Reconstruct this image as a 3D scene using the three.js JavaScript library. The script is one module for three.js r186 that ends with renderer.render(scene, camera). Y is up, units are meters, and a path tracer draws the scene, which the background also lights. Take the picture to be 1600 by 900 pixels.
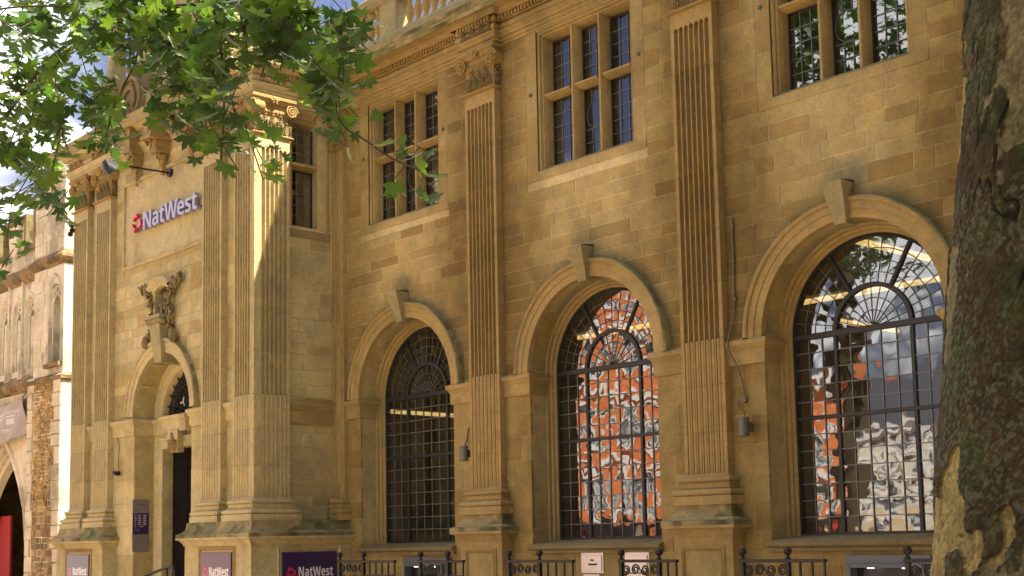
import * as THREE from 'three';
import { mergeGeometries, toCreasedNormals } from 'three/addons/utils/BufferGeometryUtils.js';
import { FontLoader } from 'three/addons/loaders/FontLoader.js';
import { TextGeometry } from 'three/addons/geometries/TextGeometry.js';
import { RoundedBoxGeometry } from 'three/addons/geometries/RoundedBoxGeometry.js';
import { RectAreaLightUniformsLib } from 'three/addons/lights/RectAreaLightUniformsLib.js';

// ------------------------------------------------------------------ camera, sky, sun, exposure
const W = 1600, H = 900;
const scene = new THREE.Scene();
const camera = new THREE.PerspectiveCamera(24.68, W / H, 0.05, 900);
const EYE = new THREE.Vector3(9.2723, 1.6, 9.5238);
{
  const a = THREE.MathUtils.degToRad(47.6792), b = THREE.MathUtils.degToRad(6.1672), t = THREE.MathUtils.degToRad(-1.1123);
  const F = new THREE.Vector3(-Math.sin(a) * Math.cos(b), Math.sin(b), -Math.cos(a) * Math.cos(b));
  const R = new THREE.Vector3(Math.cos(a), 0, -Math.sin(a)), U = new THREE.Vector3().crossVectors(R, F);
  camera.position.copy(EYE);
  camera.up.copy(U).multiplyScalar(Math.cos(t)).addScaledVector(R, -Math.sin(t));
  camera.lookAt(EYE.clone().add(F));
  camera.setViewOffset(W, H, 0, -171.6, W, H);                    // the lens is shifted upwards, verticals stay nearly upright
  camera.updateProjectionMatrix(); camera.updateMatrixWorld(true);
}
const renderer = new THREE.WebGLRenderer({ antialias: true });
renderer.outputColorSpace = THREE.SRGBColorSpace;
renderer.toneMapping = THREE.LinearToneMapping;
renderer.toneMappingExposure = 3.5;
renderer.shadowMap.enabled = true;
RectAreaLightUniformsLib.init();

const SUN_DIR = new THREE.Vector3(0.62, 1, -0.318).normalize();
const sun = new THREE.DirectionalLight(new THREE.Color(1, 0.93, 0.8), 5);
sun.position.copy(SUN_DIR).multiplyScalar(60);
sun.castShadow = true;
sun.shadow.mapSize.set(4096, 4096);
Object.assign(sun.shadow.camera, { left: -30, right: 30, top: 30, bottom: -30, near: 1, far: 140 });
scene.add(sun, sun.target);

// ------------------------------------------------------------------ seeded noise
const rng = (s) => () => { s |= 0; s = (s + 0x6d2b79f5) | 0; let t = Math.imul(s ^ (s >>> 15), 1 | s); t = (t + Math.imul(t ^ (t >>> 7), 61 | t)) ^ t; return ((t ^ (t >>> 14)) >>> 0) / 4294967296; };
const hash = (x, y, z = 0) => { let h = Math.imul(x | 0, 374761393) ^ Math.imul(y | 0, 668265263) ^ Math.imul(z | 0, 2147483647 ^ 0x5bd1e995); h = Math.imul(h ^ (h >>> 13), 1274126177); return ((h ^ (h >>> 16)) >>> 0) / 4294967296; };
const sm = (t) => t * t * (3 - 2 * t), lerp = (a, b, t) => a + (b - a) * t, clamp = (x, a = 0, b = 1) => Math.min(b, Math.max(a, x)), sstep = (a, b, x) => sm(clamp((x - a) / (b - a)));
function vn(x, y, per = 0, seed = 0) {                              // value noise, periodic when per > 0
  const ix = Math.floor(x), iy = Math.floor(y), fx = sm(x - ix), fy = sm(y - iy), w = (n) => (per ? ((n % per) + per) % per : n);
  return lerp(lerp(hash(w(ix), w(iy), seed), hash(w(ix + 1), w(iy), seed), fx), lerp(hash(w(ix), w(iy + 1), seed), hash(w(ix + 1), w(iy + 1), seed), fx), fy);
}
function fbm(x, y, o = 4, per = 0, seed = 0) { let s = 0, a = 0.5, n = 0; for (let i = 0; i < o; i++) { s += a * vn(x, y, per, seed + i * 17); n += a; x *= 2; y *= 2; per *= 2; a *= 0.5; } return s / n; }
function vn3(x, y, z) { const iz = Math.floor(z), f = sm(z - iz); return lerp(vn(x, y, 0, iz * 31 + 5), vn(x, y, 0, (iz + 1) * 31 + 5), f); }

// ------------------------------------------------------------------ the sky: air and drifting fair-weather cloud
{
  const w = 1024, h = 512, data = new Float32Array(w * h * 4);
  for (let j = 0; j < h; j++) {
    const el = ((j + 0.5) / h - 0.5) * Math.PI, y = Math.sin(el);
    for (let i = 0; i < w; i++) {
      const az = ((i + 0.5) / w - 0.5) * 2 * Math.PI, x = Math.cos(az) * Math.cos(el), z = Math.sin(az) * Math.cos(el), k = (j * w + i) * 4;
      const up = Math.max(0, y), t = Math.pow(up, 0.32), c = x * SUN_DIR.x + y * SUN_DIR.y + z * SUN_DIR.z, cp = Math.max(0, c);
      let r = lerp(0.74, 0.075, t), g = lerp(0.77, 0.17, t), b = lerp(0.80, 0.52, t);
      const glow = 0.10 * Math.pow(cp, 4) + 0.35 * Math.pow(cp, 24);
      r += glow; g += glow * 0.97; b += glow * 0.9;
      if (y > 0.01) {
        const px = (x / (y + 0.18)) * 1.15 + 31.51, pz = (z / (y + 0.18)) * 1.15 + 68.76;
        const d = fbm(px, pz, 6, 0, 91), e = fbm(px * 3.1 + 5, pz * 3.1, 5, 0, 95), cov = sstep(0.47, 0.6, d) * sstep(0.01, 0.08, y) * sstep(0.36, 0.48, e), br = lerp(1.9, 3.4, sstep(0.42, 0.62, e));
        r = lerp(r, br, cov * 0.92); g = lerp(g, br * 0.99, cov * 0.92); b = lerp(b, br * 0.98, cov * 0.92);
      }
      if (y < 0) { const f = sstep(0, -0.15, y); r = lerp(r, 0.22, f); g = lerp(g, 0.2, f); b = lerp(b, 0.17, f); }
      data[k] = r * 0.31; data[k + 1] = g * 0.31; data[k + 2] = b * 0.31; data[k + 3] = 1;
    }
  }
  const tex = new THREE.DataTexture(data, w, h, THREE.RGBAFormat, THREE.FloatType);
  tex.mapping = THREE.EquirectangularReflectionMapping; tex.magFilter = tex.minFilter = THREE.LinearFilter; tex.colorSpace = THREE.LinearSRGBColorSpace; tex.needsUpdate = true;
  scene.background = tex; scene.environment = tex;
}

// ------------------------------------------------------------------ textures
function dataTex(w, h, fn, { srgb = true, rep = [1, 1] } = {}) {
  const d = new Uint8Array(w * h * 4);
  for (let j = 0; j < h; j++) for (let i = 0; i < w; i++) {
    const c = fn(i / w, j / h), k = (j * w + i) * 4;
    d[k] = clamp(c[0]) * 255; d[k + 1] = clamp(c[1]) * 255; d[k + 2] = clamp(c[2]) * 255; d[k + 3] = 255;
  }
  const t = new THREE.DataTexture(d, w, h); t.wrapS = t.wrapT = THREE.RepeatWrapping; t.magFilter = THREE.LinearFilter; t.minFilter = THREE.LinearMipmapLinearFilter; t.generateMipmaps = true;
  if (srgb) t.colorSpace = THREE.SRGBColorSpace; t.repeat.set(...rep); t.needsUpdate = true; return t;
}
const SBAY = 3.0748;
// limestone: weathering over the whole facade, laid out in facade metres (18 x 9 m); washed pale streaks run down from the sills
const stainTex = dataTex(2048, 1024, (u, v) => {
  const x = u * 18 - 10, y = v * 9;
  let t = fbm(x * 1.1, y * 1.1, 5, 0, 3), m = fbm(x * 9, y * 9, 4, 0, 33), g = fbm(x * 60, y * 60, 3, 0, 55);
  let pale = 0.5 * (t - 0.5);
  for (let i = -1; i <= 1; i++) {
    const dx = Math.abs(x - i * SBAY + 0.25 * (fbm(x * 0.9, y * 1.3, 3, 0, 8) - 0.5)), e = fbm(x * 5, y * 2, 3, 0, 21);
    pale += 0.55 * sstep(0.95 + 0.5 * (e - 0.5), 0.35, dx) * sstep(4.2, 4.8, y) * sstep(5.62, 5.4, y);
    pale += 0.25 * sstep(1.3, 0.8, dx) * sstep(5.4, 5.6, y) * sstep(7.2, 7.0, y);
  }
  let halo = 0, brown = 0;
  for (let i = -1; i <= 1; i++) {                                   // algae along the hoods and round the keystones, browner stone towards the pilasters
    const d = Math.hypot(x - i * SBAY, y - 3.36) - 1.09 - 0.05 * (fbm(x * 6, y * 6, 3, 0, 61) - 0.5); if (y > 3.4) halo = Math.max(halo, sstep(0.15, 0.0, Math.abs(d)) * 0.9);
    halo = Math.max(halo, sstep(0.30, 0.1, Math.hypot((x - i * SBAY) * 0.9, y - 4.58) + 0.1 * (fbm(x * 7, y * 7, 3, 0, 62) - 0.5)));
    if (y > 3.4) brown = Math.max(brown, sstep(0.75, 0.3, Math.abs(x - (i + 0.5) * SBAY) - 0.1 + 0.7 * (fbm(x * 1.6, y * 0.8, 4, 0, 63) - 0.5)));
  }
  if (x < -4.5) { halo = 0; brown *= 0.2; }
  pale -= 0.42 * brown * sstep(0.4, 0.0, pale);
  const streak = fbm(x * 7, y * 0.6, 4, 0, 77) - 0.5;
  let L = 0.76 + 0.23 * pale + 0.17 * (m - 0.5) + 0.16 * (g - 0.5) + 0.07 * streak, s = clamp(0.5 - 0.7 * pale + 0.5 * (m - 0.5));
  const damp = sstep(0.60, 0.75, fbm(x * 1.7 + 9, y * 1.2, 5, 0, 41)) * 0.5;
  L *= 1 - 0.13 * damp;
  L *= 1 - 0.15 * halo; const gr = 0.06 * halo;
  return [L * lerp(1.02, 1.0, s) - gr * 0.7, L * lerp(1.0, 0.925, s), L * lerp(0.93, 0.70, s) + gr];
}, { rep: [1 / 18, 1 / 9] });
stainTex.offset.set(10 / 18, 0);
// the same stone without the wall's own staining, for mouldings and shafts
const trimTex = dataTex(1024, 1024, (u, v) => {
  const t = fbm(u * 6, v * 6, 5, 6, 203), m = fbm(u * 44, v * 44, 4, 44, 233), g = fbm(u * 220, v * 220, 3, 220, 255), k = sstep(0.60, 0.76, fbm(u * 8 + 9, v * 5, 5, 0, 241)) * sstep(0, 0.08, u) * sstep(1, 0.92, u) * sstep(0, 0.08, v) * sstep(1, 0.92, v);
  const L = (0.77 + 0.10 * (t - 0.5) + 0.15 * (m - 0.5) + 0.14 * (g - 0.5)) * (1 - 0.12 * k), s = clamp(0.5 - 0.5 * (t - 0.5) + 0.5 * (m - 0.5));
  return [L * lerp(1.02, 1.0, s), L * lerp(1.0, 0.93, s), L * lerp(0.92, 0.72, s)];
}, { rep: [1 / 5, 1 / 5] });
const grain = dataTex(512, 512, (u, v) => { const n = 0.62 * fbm(u * 10, v * 10, 6, 10, 5) + 0.38 * fbm(u * 48, v * 48, 3, 48, 9); const pit = sstep(0.74, 0.82, vn(u * 90, v * 90, 90, 4)) * 0.25; return [n - pit, n - pit, n - pit]; }, { srgb: false, rep: [1 / 0.7, 1 / 0.7] });
const mossTex = dataTex(1024, 512, (u, v) => {
  const n = fbm(u * 8, v * 4, 6, 8, 2), n2 = fbm(u * 40, v * 20, 4, 40, 12), g = sstep(0.46, 0.6, n), k = sstep(0.5, 0.7, fbm(u * 14 + 3, v * 7, 5, 14, 6));
  let c = [lerp(0.76, 0.60, g), lerp(0.70, 0.59, g), lerp(0.56, 0.44, g)];
  c = c.map((q) => q * (1 - 0.28 * k) * (0.82 + 0.36 * n2)); return c;
}, { rep: [1 / 3, 1 / 1.5] });
const paleTex = dataTex(512, 512, (u, v) => { const n = fbm(u * 10, v * 10, 5, 10, 18), m = fbm(u * 50, v * 50, 3, 50, 28), k = sstep(0.58, 0.75, fbm(u * 5 + 2, v * 5, 4, 5, 38)); const L = (0.90 + 0.2 * (n - 0.5) + 0.12 * (m - 0.5)) * (1 - 0.2 * k); return [L, L * 0.97, L * 0.91]; }, { rep: [0.4, 0.4] });
const rubbleTex = dataTex(512, 512, (u, v) => { const n = fbm(u * 12, v * 12, 5, 12, 8), m = fbm(u * 3, v * 3, 3, 3, 80); const L = 0.72 + 0.4 * (n - 0.5); return [L, L * lerp(0.88, 0.96, m), L * lerp(0.62, 0.86, m)]; }, { rep: [0.5, 0.5] });
const pavingTex = dataTex(1024, 1024, (u, v) => {
  const row = Math.floor(v * 12), uu = u * 8 + (row % 2) * 0.5, col = Math.floor(uu), fx = uu - col, fy = v * 12 - row, j = Math.min(fx * 0.5, (1 - fx) * 0.5, fy * 0.33, (1 - fy) * 0.33);
  const t = hash(col % 8, row, 4), n = fbm(u * 40, v * 40, 4, 40, 3), L = (0.63 + 0.12 * t + 0.2 * (n - 0.5)) * (j < 0.008 ? 0.72 : 1); return [L, L * 0.94, L * 0.84];
}, { rep: [1 / 4.8, 1 / 4.8] });
const brickTex = dataTex(512, 512, (u, v) => {
  const row = Math.floor(v * 32), uu = u * 10 + (row % 2) * 0.5, col = Math.floor(uu) % 10, fx = uu - Math.floor(uu), fy = v * 32 - row, joint = fx < 0.05 || fy < 0.14;
  const t = hash(col, row, 9); return joint ? [0.74, 0.58, 0.44] : [0.80 + 0.14 * t, 0.42 + 0.12 * t, 0.22 + 0.08 * t];
}, { rep: [1 / 2.3, 1 / 2.3] });

// ------------------------------------------------------------------ materials
const lin = (r, g, b) => new THREE.Color().setRGB(r, g, b);
const std = (c, o = {}) => new THREE.MeshStandardMaterial({ color: c, roughness: 0.9, ...o });
const phys = (c, o = {}) => new THREE.MeshPhysicalMaterial({ color: c, roughness: 0.5, ...o });
const M = {
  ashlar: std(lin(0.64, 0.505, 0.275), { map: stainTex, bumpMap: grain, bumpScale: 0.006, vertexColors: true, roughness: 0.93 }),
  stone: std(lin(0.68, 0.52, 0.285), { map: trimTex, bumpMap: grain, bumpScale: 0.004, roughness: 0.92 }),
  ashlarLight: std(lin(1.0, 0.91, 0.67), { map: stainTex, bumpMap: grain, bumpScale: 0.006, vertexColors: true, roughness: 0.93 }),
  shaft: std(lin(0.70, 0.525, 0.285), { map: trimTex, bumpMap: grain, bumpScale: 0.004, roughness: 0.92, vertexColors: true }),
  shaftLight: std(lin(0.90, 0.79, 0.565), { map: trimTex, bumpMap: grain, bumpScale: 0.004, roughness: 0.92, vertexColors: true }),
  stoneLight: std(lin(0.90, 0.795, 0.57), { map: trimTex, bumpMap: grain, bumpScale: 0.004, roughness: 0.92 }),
  mortar: std(lin(0.80, 0.67, 0.42), { map: stainTex, roughness: 0.95 }),
  carved: std(lin(0.60, 0.44, 0.225), { map: trimTex, bumpMap: grain, bumpScale: 0.006, roughness: 0.95 }),
  greyCarved: std(lin(0.40, 0.325, 0.21), { map: trimTex, bumpMap: grain, bumpScale: 0.006, roughness: 0.95 }),
  moss: std(lin(0.62, 0.58, 0.43), { map: mossTex, bumpMap: grain, bumpScale: 0.012, roughness: 0.98 }),
  weathered: std(lin(0.60, 0.54, 0.38), { map: trimTex, bumpMap: grain, bumpScale: 0.008, roughness: 0.97 }),
  pale: std(lin(0.90, 0.88, 0.74), { map: paleTex, bumpMap: grain, bumpScale: 0.006, vertexColors: true, roughness: 0.95 }),
  paleTrim: std(lin(0.88, 0.86, 0.72), { map: paleTex, bumpMap: grain, bumpScale: 0.006, roughness: 0.95 }),
  rubble: std(lin(0.95, 0.86, 0.62), { map: rubbleTex, bumpMap: grain, bumpScale: 0.012, vertexColors: true, roughness: 0.97 }),
  greyTrim: std(lin(0.50, 0.42, 0.30), { map: mossTex, bumpMap: grain, bumpScale: 0.01, roughness: 0.97 }),
  iron: std(lin(0.018, 0.017, 0.017), { roughness: 0.42, metalness: 0.3 }),
  frame: std(lin(0.022, 0.02, 0.022), { roughness: 0.5 }),
  lead: std(lin(0.18, 0.175, 0.17), { roughness: 0.55, metalness: 0.6 }),
  glass: phys(lin(0.93, 0.95, 0.94), { transmission: 1, thickness: 0, roughness: 0.015, ior: 2.4 }),
  sillGrey: std(lin(0.46, 0.38, 0.24), { map: trimTex, bumpMap: grain, bumpScale: 0.006, roughness: 0.95 }),
  dark: phys(lin(0.012, 0.010, 0.009), { roughness: 1, specularIntensity: 0.15 }),
  room: std(lin(0.20, 0.17, 0.13), { roughness: 0.95 }),
  ceiling: std(lin(0.34, 0.30, 0.22), { roughness: 0.95 }),
  carpet: std(lin(0.05, 0.045, 0.05), { roughness: 1 }),
  wood: std(lin(0.10, 0.05, 0.025), { roughness: 0.6 }),
  steel: std(lin(0.62, 0.62, 0.64), { roughness: 0.32, metalness: 0.9 }),
  atmGrey: std(lin(0.12, 0.13, 0.15), { roughness: 0.38, metalness: 0.2 }),
  atmDark: std(lin(0.02, 0.02, 0.025), { roughness: 0.3 }),
  lampGrey: std(lin(0.16, 0.15, 0.14), { roughness: 0.5, metalness: 0.5 }),
  cable: std(lin(0.16, 0.12, 0.07), { roughness: 0.7 }),
  purple: phys(lin(0.035, 0.012, 0.10), { roughness: 0.3, clearcoat: 1, clearcoatRoughness: 0.3 }),
  letter: phys(lin(0.28, 0.255, 0.41), { roughness: 0.35, clearcoat: 0.6, clearcoatRoughness: 0.15 }),
  red: phys(lin(0.55, 0.012, 0.03), { roughness: 0.3, clearcoat: 0.8 }),
  white: std(lin(0.8, 0.8, 0.8), { roughness: 0.5 }),
  slate: std(lin(0.05, 0.055, 0.07), { roughness: 0.8 }),
  brick: std(lin(1, 0.95, 0.9), { map: brickTex, roughness: 0.95 }),
  render: std(lin(0.78, 0.73, 0.64), { roughness: 0.95 }),
  cream: std(lin(0.72, 0.60, 0.40), { roughness: 0.95 }),
  windowDark: phys(lin(0.02, 0.022, 0.025), { roughness: 0.08 }),
  blue: std(lin(0.02, 0.06, 0.42), { roughness: 0.4 }),
  teal: std(lin(0.10, 0.30, 0.34), { roughness: 0.5 }),
  banner: std(lin(0.34, 0.30, 0.27), { roughness: 0.9 }),
  ground: std(lin(0.85, 0.74, 0.58), { map: pavingTex, roughness: 0.92 }),
  seed: std(lin(0.06, 0.04, 0.02), { roughness: 1 }),
  twig: std(lin(0.09, 0.065, 0.035), { roughness: 0.95 }),
};

// ------------------------------------------------------------------ geometry helpers
const counts = {};
function numbered(n) { const k = counts[n] = (counts[n] ?? -1) + 1; return k ? n + '_' + String(k).padStart(3, '0') : n; }
function mesh(name, geo, mat, parent = scene) { const m = new THREE.Mesh(geo, mat); m.name = numbered(name); m.castShadow = m.receiveShadow = true; parent.add(m); return m; }
function thing(name, label, category, [x, y, z] = [0, 0, 0], turn = 0, group) {
  const g = new THREE.Group(); g.name = numbered(name); g.position.set(x, y, z); g.rotation.y = turn; g.userData = { label, category }; if (group) g.userData.group = group; scene.add(g); return g;
}
class Geo {                                                       // triangles with flat normals, colours and metre uv
  constructor() { this.p = []; this.c = []; this.n = null; }
  tri(a, b, c, col) { this.p.push(...a, ...b, ...c); if (col) for (let i = 0; i < 3; i++) this.c.push(...col); }
  quad(a, b, c, d, col) { this.tri(a, b, c, col); this.tri(a, c, d, col); }
  fan(ps, col) { for (let i = 1; i < ps.length - 1; i++) this.tri(ps[0], ps[i], ps[i + 1], col); }
  box(x0, x1, y0, y1, z0, z1, col) {
    const v = (i) => [i & 1 ? x1 : x0, i & 2 ? y1 : y0, i & 4 ? z1 : z0];
    for (const [a, b, c, d] of [[4, 5, 7, 6], [1, 0, 2, 3], [5, 1, 3, 7], [0, 4, 6, 2], [6, 7, 3, 2], [0, 1, 5, 4]]) this.quad(v(a), v(b), v(c), v(d), col);
    return this;
  }
  build(crease) {
    let g = new THREE.BufferGeometry(); g.setAttribute('position', new THREE.Float32BufferAttribute(this.p, 3));
    if (this.c.length) g.setAttribute('color', new THREE.Float32BufferAttribute(this.c, 3));
    g.computeVertexNormals(); boxUV(g);
    if (crease) g = toCreasedNormals(g, crease);
    return g;
  }
}
function boxUV(g) {                                               // planar uv in metres from the face direction; needs non-indexed geometry
  const p = g.attributes.position, uv = new Float32Array(p.count * 2), a = new THREE.Vector3(), b = new THREE.Vector3(), c = new THREE.Vector3();
  for (let i = 0; i < p.count; i += 3) {
    a.fromBufferAttribute(p, i); b.fromBufferAttribute(p, i + 1).sub(a); c.fromBufferAttribute(p, i + 2).sub(a); b.cross(c);
    const x = Math.abs(b.x), y = Math.abs(b.y), z = Math.abs(b.z);
    for (let k = i; k < i + 3; k++) {
      const X = p.getX(k), Y = p.getY(k), Z = p.getZ(k);
      if (z >= x && z >= y) { uv[2 * k] = X; uv[2 * k + 1] = Y; } else if (x >= y) { uv[2 * k] = X * 1.9 - Z; uv[2 * k + 1] = Y; } else { uv[2 * k] = X; uv[2 * k + 1] = Y - Z; }
    }
  }
  g.setAttribute('uv', new THREE.BufferAttribute(uv, 2)); return g;
}
function flat(g, col) {                                            // a library geometry, made ready for merging with Geo output
  g = g.index ? g.toNonIndexed() : g; for (const k of Object.keys(g.attributes)) if (!['position', 'normal', 'color'].includes(k)) g.deleteAttribute(k);
  if (col) { const n = g.attributes.position.count, a = new Float32Array(n * 3); for (let i = 0; i < n; i++) a.set(col, i * 3); g.setAttribute('color', new THREE.BufferAttribute(a, 3)); }
  return boxUV(g);
}
const join = (list) => mergeGeometries(list, false);
const bx = (x0, x1, y0, y1, z0, z1) => new Geo().box(x0, x1, y0, y1, z0, z1).build();
function rbox(x0, x1, y0, y1, z0, z1, r = 0.006) { const g = new RoundedBoxGeometry(x1 - x0, y1 - y0, z1 - z0, 2, r); g.translate((x0 + x1) / 2, (y0 + y1) / 2, (z0 + z1) / 2); return flat(g); }
function tube(pts, r, seg = 24, rad = 7) { return flat(new THREE.TubeGeometry(new THREE.CatmullRomCurve3(pts.map((p) => new THREE.Vector3(...p))), seg, r, rad, false)); }
function bar(a, b, r, rad = 6) { const A = new THREE.Vector3(...a), B = new THREE.Vector3(...b), d = B.clone().sub(A), g = new THREE.CylinderGeometry(r, r, d.length(), rad); g.applyQuaternion(new THREE.Quaternion().setFromUnitVectors(new THREE.Vector3(0, 1, 0), d.normalize())); g.translate(...A.add(B).multiplyScalar(0.5).toArray()); return flat(g); }
function mitres(path, closed) {
  const n = path.length, out = [];
  for (let i = 0; i < n; i++) {
    const nb = (a, b) => { const d = [b[0] - a[0], b[1] - a[1]], l = Math.hypot(...d) || 1; return [-d[1] / l, d[0] / l]; };
    const A = i > 0 || closed ? nb(path[(i - 1 + n) % n], path[i]) : null, B = i < n - 1 || closed ? nb(path[i], path[(i + 1) % n]) : null;
    if (!A || !B) out.push(A ?? B); else { const k = Math.max(0.15, 1 + A[0] * B[0] + A[1] * B[1]); out.push([(A[0] + B[0]) / k, (A[1] + B[1]) / k]); }
  }
  return out;
}
// a moulding run along a plan path [x, z]; profile [out, y]; going +x the outward side is +z
function sweep(path, prof, { closed = false, caps = true, crease = 0.5 } = {}) {
  const m = mitres(path, closed), g = new Geo(), at = (i, j) => [path[i][0] + m[i][0] * prof[j][0], prof[j][1], path[i][1] + m[i][1] * prof[j][0]], n = path.length;
  for (let i = 0; i < (closed ? n : n - 1); i++) for (let j = 0; j < prof.length - 1; j++) { const k = (i + 1) % n; g.quad(at(i, j), at(k, j), at(k, j + 1), at(i, j + 1)); }
  if (caps && !closed) for (const i of [0, n - 1]) {
    const tr = THREE.ShapeUtils.triangulateShape(prof.map((q) => new THREE.Vector2(...q)), []);
    for (const [a, b, c] of tr) i ? g.tri(at(i, a), at(i, b), at(i, c)) : g.tri(at(i, a), at(i, c), at(i, b));
  }
  return g.build(crease);
}
// a moulding run along a path [x, y] on an upright face; profile [out, z]; out is to the left of the way one goes
function sweepXY(path, prof, { closed = false, crease = 0.5, z = 0 } = {}) {
  const m = mitres(path, closed), g = new Geo(), at = (i, j) => [path[i][0] + m[i][0] * prof[j][0], path[i][1] + m[i][1] * prof[j][0], z + prof[j][1]], n = path.length;
  for (let i = 0; i < (closed ? n : n - 1); i++) for (let j = 0; j < prof.length - 1; j++) { const k = (i + 1) % n; g.quad(at(i, j), at(i, j + 1), at(k, j + 1), at(k, j)); }
  return g.build(crease);
}
const archPath = (cx, y0, ys, r, n = 40) => { const p = []; if (y0 < ys) p.push([cx - r, y0]); for (let i = 0; i <= n; i++) { const a = Math.PI - (Math.PI * i) / n; p.push([cx + r * Math.cos(a), ys + r * Math.sin(a)]); } if (y0 < ys) p.push([cx + r, y0]); return p; };
const rectPath = (x0, x1, y0, y1) => [[x0, y0], [x0, y1], [x1, y1], [x1, y0]];
const arcPts = (cx, cy, rx, ry, a0, a1, n = 6) => Array.from({ length: n + 1 }, (_, i) => { const a = ((a0 + ((a1 - a0) * i) / n) * Math.PI) / 180; return [cx + rx * Math.cos(a), cy + ry * Math.sin(a)]; });
function prism(poly, y0, y1, crease = 0.6) {                        // poly [x, z] counter-clockwise seen from above with z down the page
  const g = new Geo(), n = poly.length;
  for (let i = 0; i < n; i++) { const a = poly[i], b = poly[(i + 1) % n]; g.quad([a[0], y0, a[1]], [b[0], y0, b[1]], [b[0], y1, b[1]], [a[0], y1, a[1]]); }
  for (const [a, b, c] of THREE.ShapeUtils.triangulateShape(poly.map((q) => new THREE.Vector2(...q)), [])) { const v = (i, y) => [poly[i][0], y, poly[i][1]]; g.tri(v(a, y1), v(c, y1), v(b, y1)); g.tri(v(a, y0), v(b, y0), v(c, y0)); }
  return g.build(crease);
}
function shapeOf(pts, holes = []) { const s = new THREE.Shape(pts.map((p) => new THREE.Vector2(...p))); s.holes = holes.map((h) => new THREE.Path(h.map((p) => new THREE.Vector2(...p)))); return s; }
function slab(pts, holes, z0, z1) { const g = new THREE.ExtrudeGeometry(shapeOf(pts, holes), { depth: z1 - z0, bevelEnabled: false, curveSegments: 1 }); g.translate(0, 0, z0); return flat(g); }
function pxSize(c, w, h) { const v = new THREE.Vector3(...c), d = v.distanceTo(EYE), q = v.clone().project(camera); const inside = Math.abs(q.x) < 1.05 && Math.abs(q.y) < 1.05 && q.z < 1; return inside ? (w * h) / (d * d) : (w * h) / (d * d) * 1e-3; }
const inFrame = (p, m = 1.0) => { const q = p.clone().project(camera); return q.z < 1 && Math.abs(q.x) < m && Math.abs(q.y) < m; };
const _ray = new THREE.Vector3();
const at = (x, y, d) => { _ray.set((x / W) * 2 - 1, 1 - (y / H) * 2, 0.5).unproject(camera).sub(EYE).normalize(); return EYE.clone().addScaledVector(_ray, d); };
const vary = (r, s) => 1 + (r() - 0.5) * 2 * s;

// the pieces of one kind on one thing: the largest in view stay meshes of their own, the rest become one part of kind stuff
class Pieces {
  constructor(name, restName, most) { this.a = []; this.name = name; this.rest = restName; this.most = most; }
  add(geo, mat, parent, centre, w, h) { this.a.push({ geo, mat, parent, s: pxSize(centre, w, h) }); }
  place() {
    this.a.sort((p, q) => q.s - p.s);
    this.a.slice(0, this.most).forEach((e) => mesh(this.name, e.geo, e.mat, e.parent));
    const left = new Map(); for (const e of this.a.slice(this.most)) { const k = e.parent.uuid + e.mat.uuid; if (!left.has(k)) left.set(k, []); left.get(k).push(e); }
    for (const l of left.values()) { const m = mesh(this.rest, join(l.map((e) => e.geo)), l[0].mat, l[0].parent); m.userData.kind = 'stuff'; }
  }
}
// one dressed block: outline [u, v] counter-clockwise, chamfered arris, front at w1
function block(pts, w0, w1, ch, tint, map) {
  const g = new Geo(), n = pts.length, cx = pts.reduce((s, p) => s + p[0], 0) / n, cy = pts.reduce((s, p) => s + p[1], 0) / n;
  const inn = pts.map((p) => { const d = [cx - p[0], cy - p[1]], l = Math.hypot(...d) || 1, k = Math.min(0.4, (ch * 1.4) / l); return [p[0] + d[0] * k, p[1] + d[1] * k]; });
  const O = (i) => map(pts[i][0], pts[i][1], w1 - ch), I = (i) => map(inn[i][0], inn[i][1], w1), B = (i) => map(pts[i][0], pts[i][1], w0);
  if (n === 4) g.quad(I(0), I(1), I(2), I(3), tint); else for (const [a, b, c] of THREE.ShapeUtils.triangulateShape(inn.map((q) => new THREE.Vector2(...q)), [])) g.tri(I(a), I(b), I(c), tint);
  for (let i = 0; i < n; i++) { const k = (i + 1) % n; g.quad(O(i), O(k), I(k), I(i), tint); g.quad(B(i), B(k), O(k), O(i), tint); }
  return g.build();
}

// ------------------------------------------------------------------ ground
{
  const g = new THREE.PlaneGeometry(900, 900); g.rotateX(-Math.PI / 2);
  const m = mesh('pavement', flat(g), M.ground); m.userData = { kind: 'structure', label: 'pale stone paving of the square in front of the building' };
}

// ------------------------------------------------------------------ the bank
const bank = thing('bank_building', 'ochre limestone bank with fluted pilasters, arched leaded windows and a projecting entrance bay', 'building');
const YS = 3.361, PX = [-1.5374, 1.5374, 4.6122], PW = 0.505, XS = -4.4544, XC = -4.3508, ZP = 1.2858, ZW = 1.196, AX = -6.82, RA = 0.8;
const XEND = 7.2, RO = 0.9;                                         // right end of the main range; half width of the arched openings
const stones = new Pieces('stone', 'stone_facing', 292), panes = new Pieces('pane', 'small_panes', 292);
const MAINMAP = (u, v, w) => [u, v, w], PAVMAP = (u, v, w) => [u, v, ZW + w], SIDEMAP = (u, v, w) => [XS + w, v, -u];

const mainWall = (() => {
  const holes = [];
  for (let i = -1; i <= 1; i++) {
    holes.push(archPath(i * SBAY, 1.46, YS, RO));
    holes.push(rectPath(i * SBAY - 0.69, i * SBAY + 0.69, 5.52, 7.07));
  }
  return mesh('wall', slab([[XS, 0], [XEND, 0], [XEND, 7.5], [XS, 7.5]], holes, -0.4, -0.0012), M.mortar, bank);
})();
const pavWall = mesh('wall', slab([[-9.5, 0], [XS, 0], [XS, 7.5], [-9.5, 7.5]], [archPath(AX, 0.0001, 3.39, RA), rectPath(-6.97, -6.58, 4.68, 5.13)], ZW - 0.3, ZW - 0.0012), M.mortar, bank);
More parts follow.
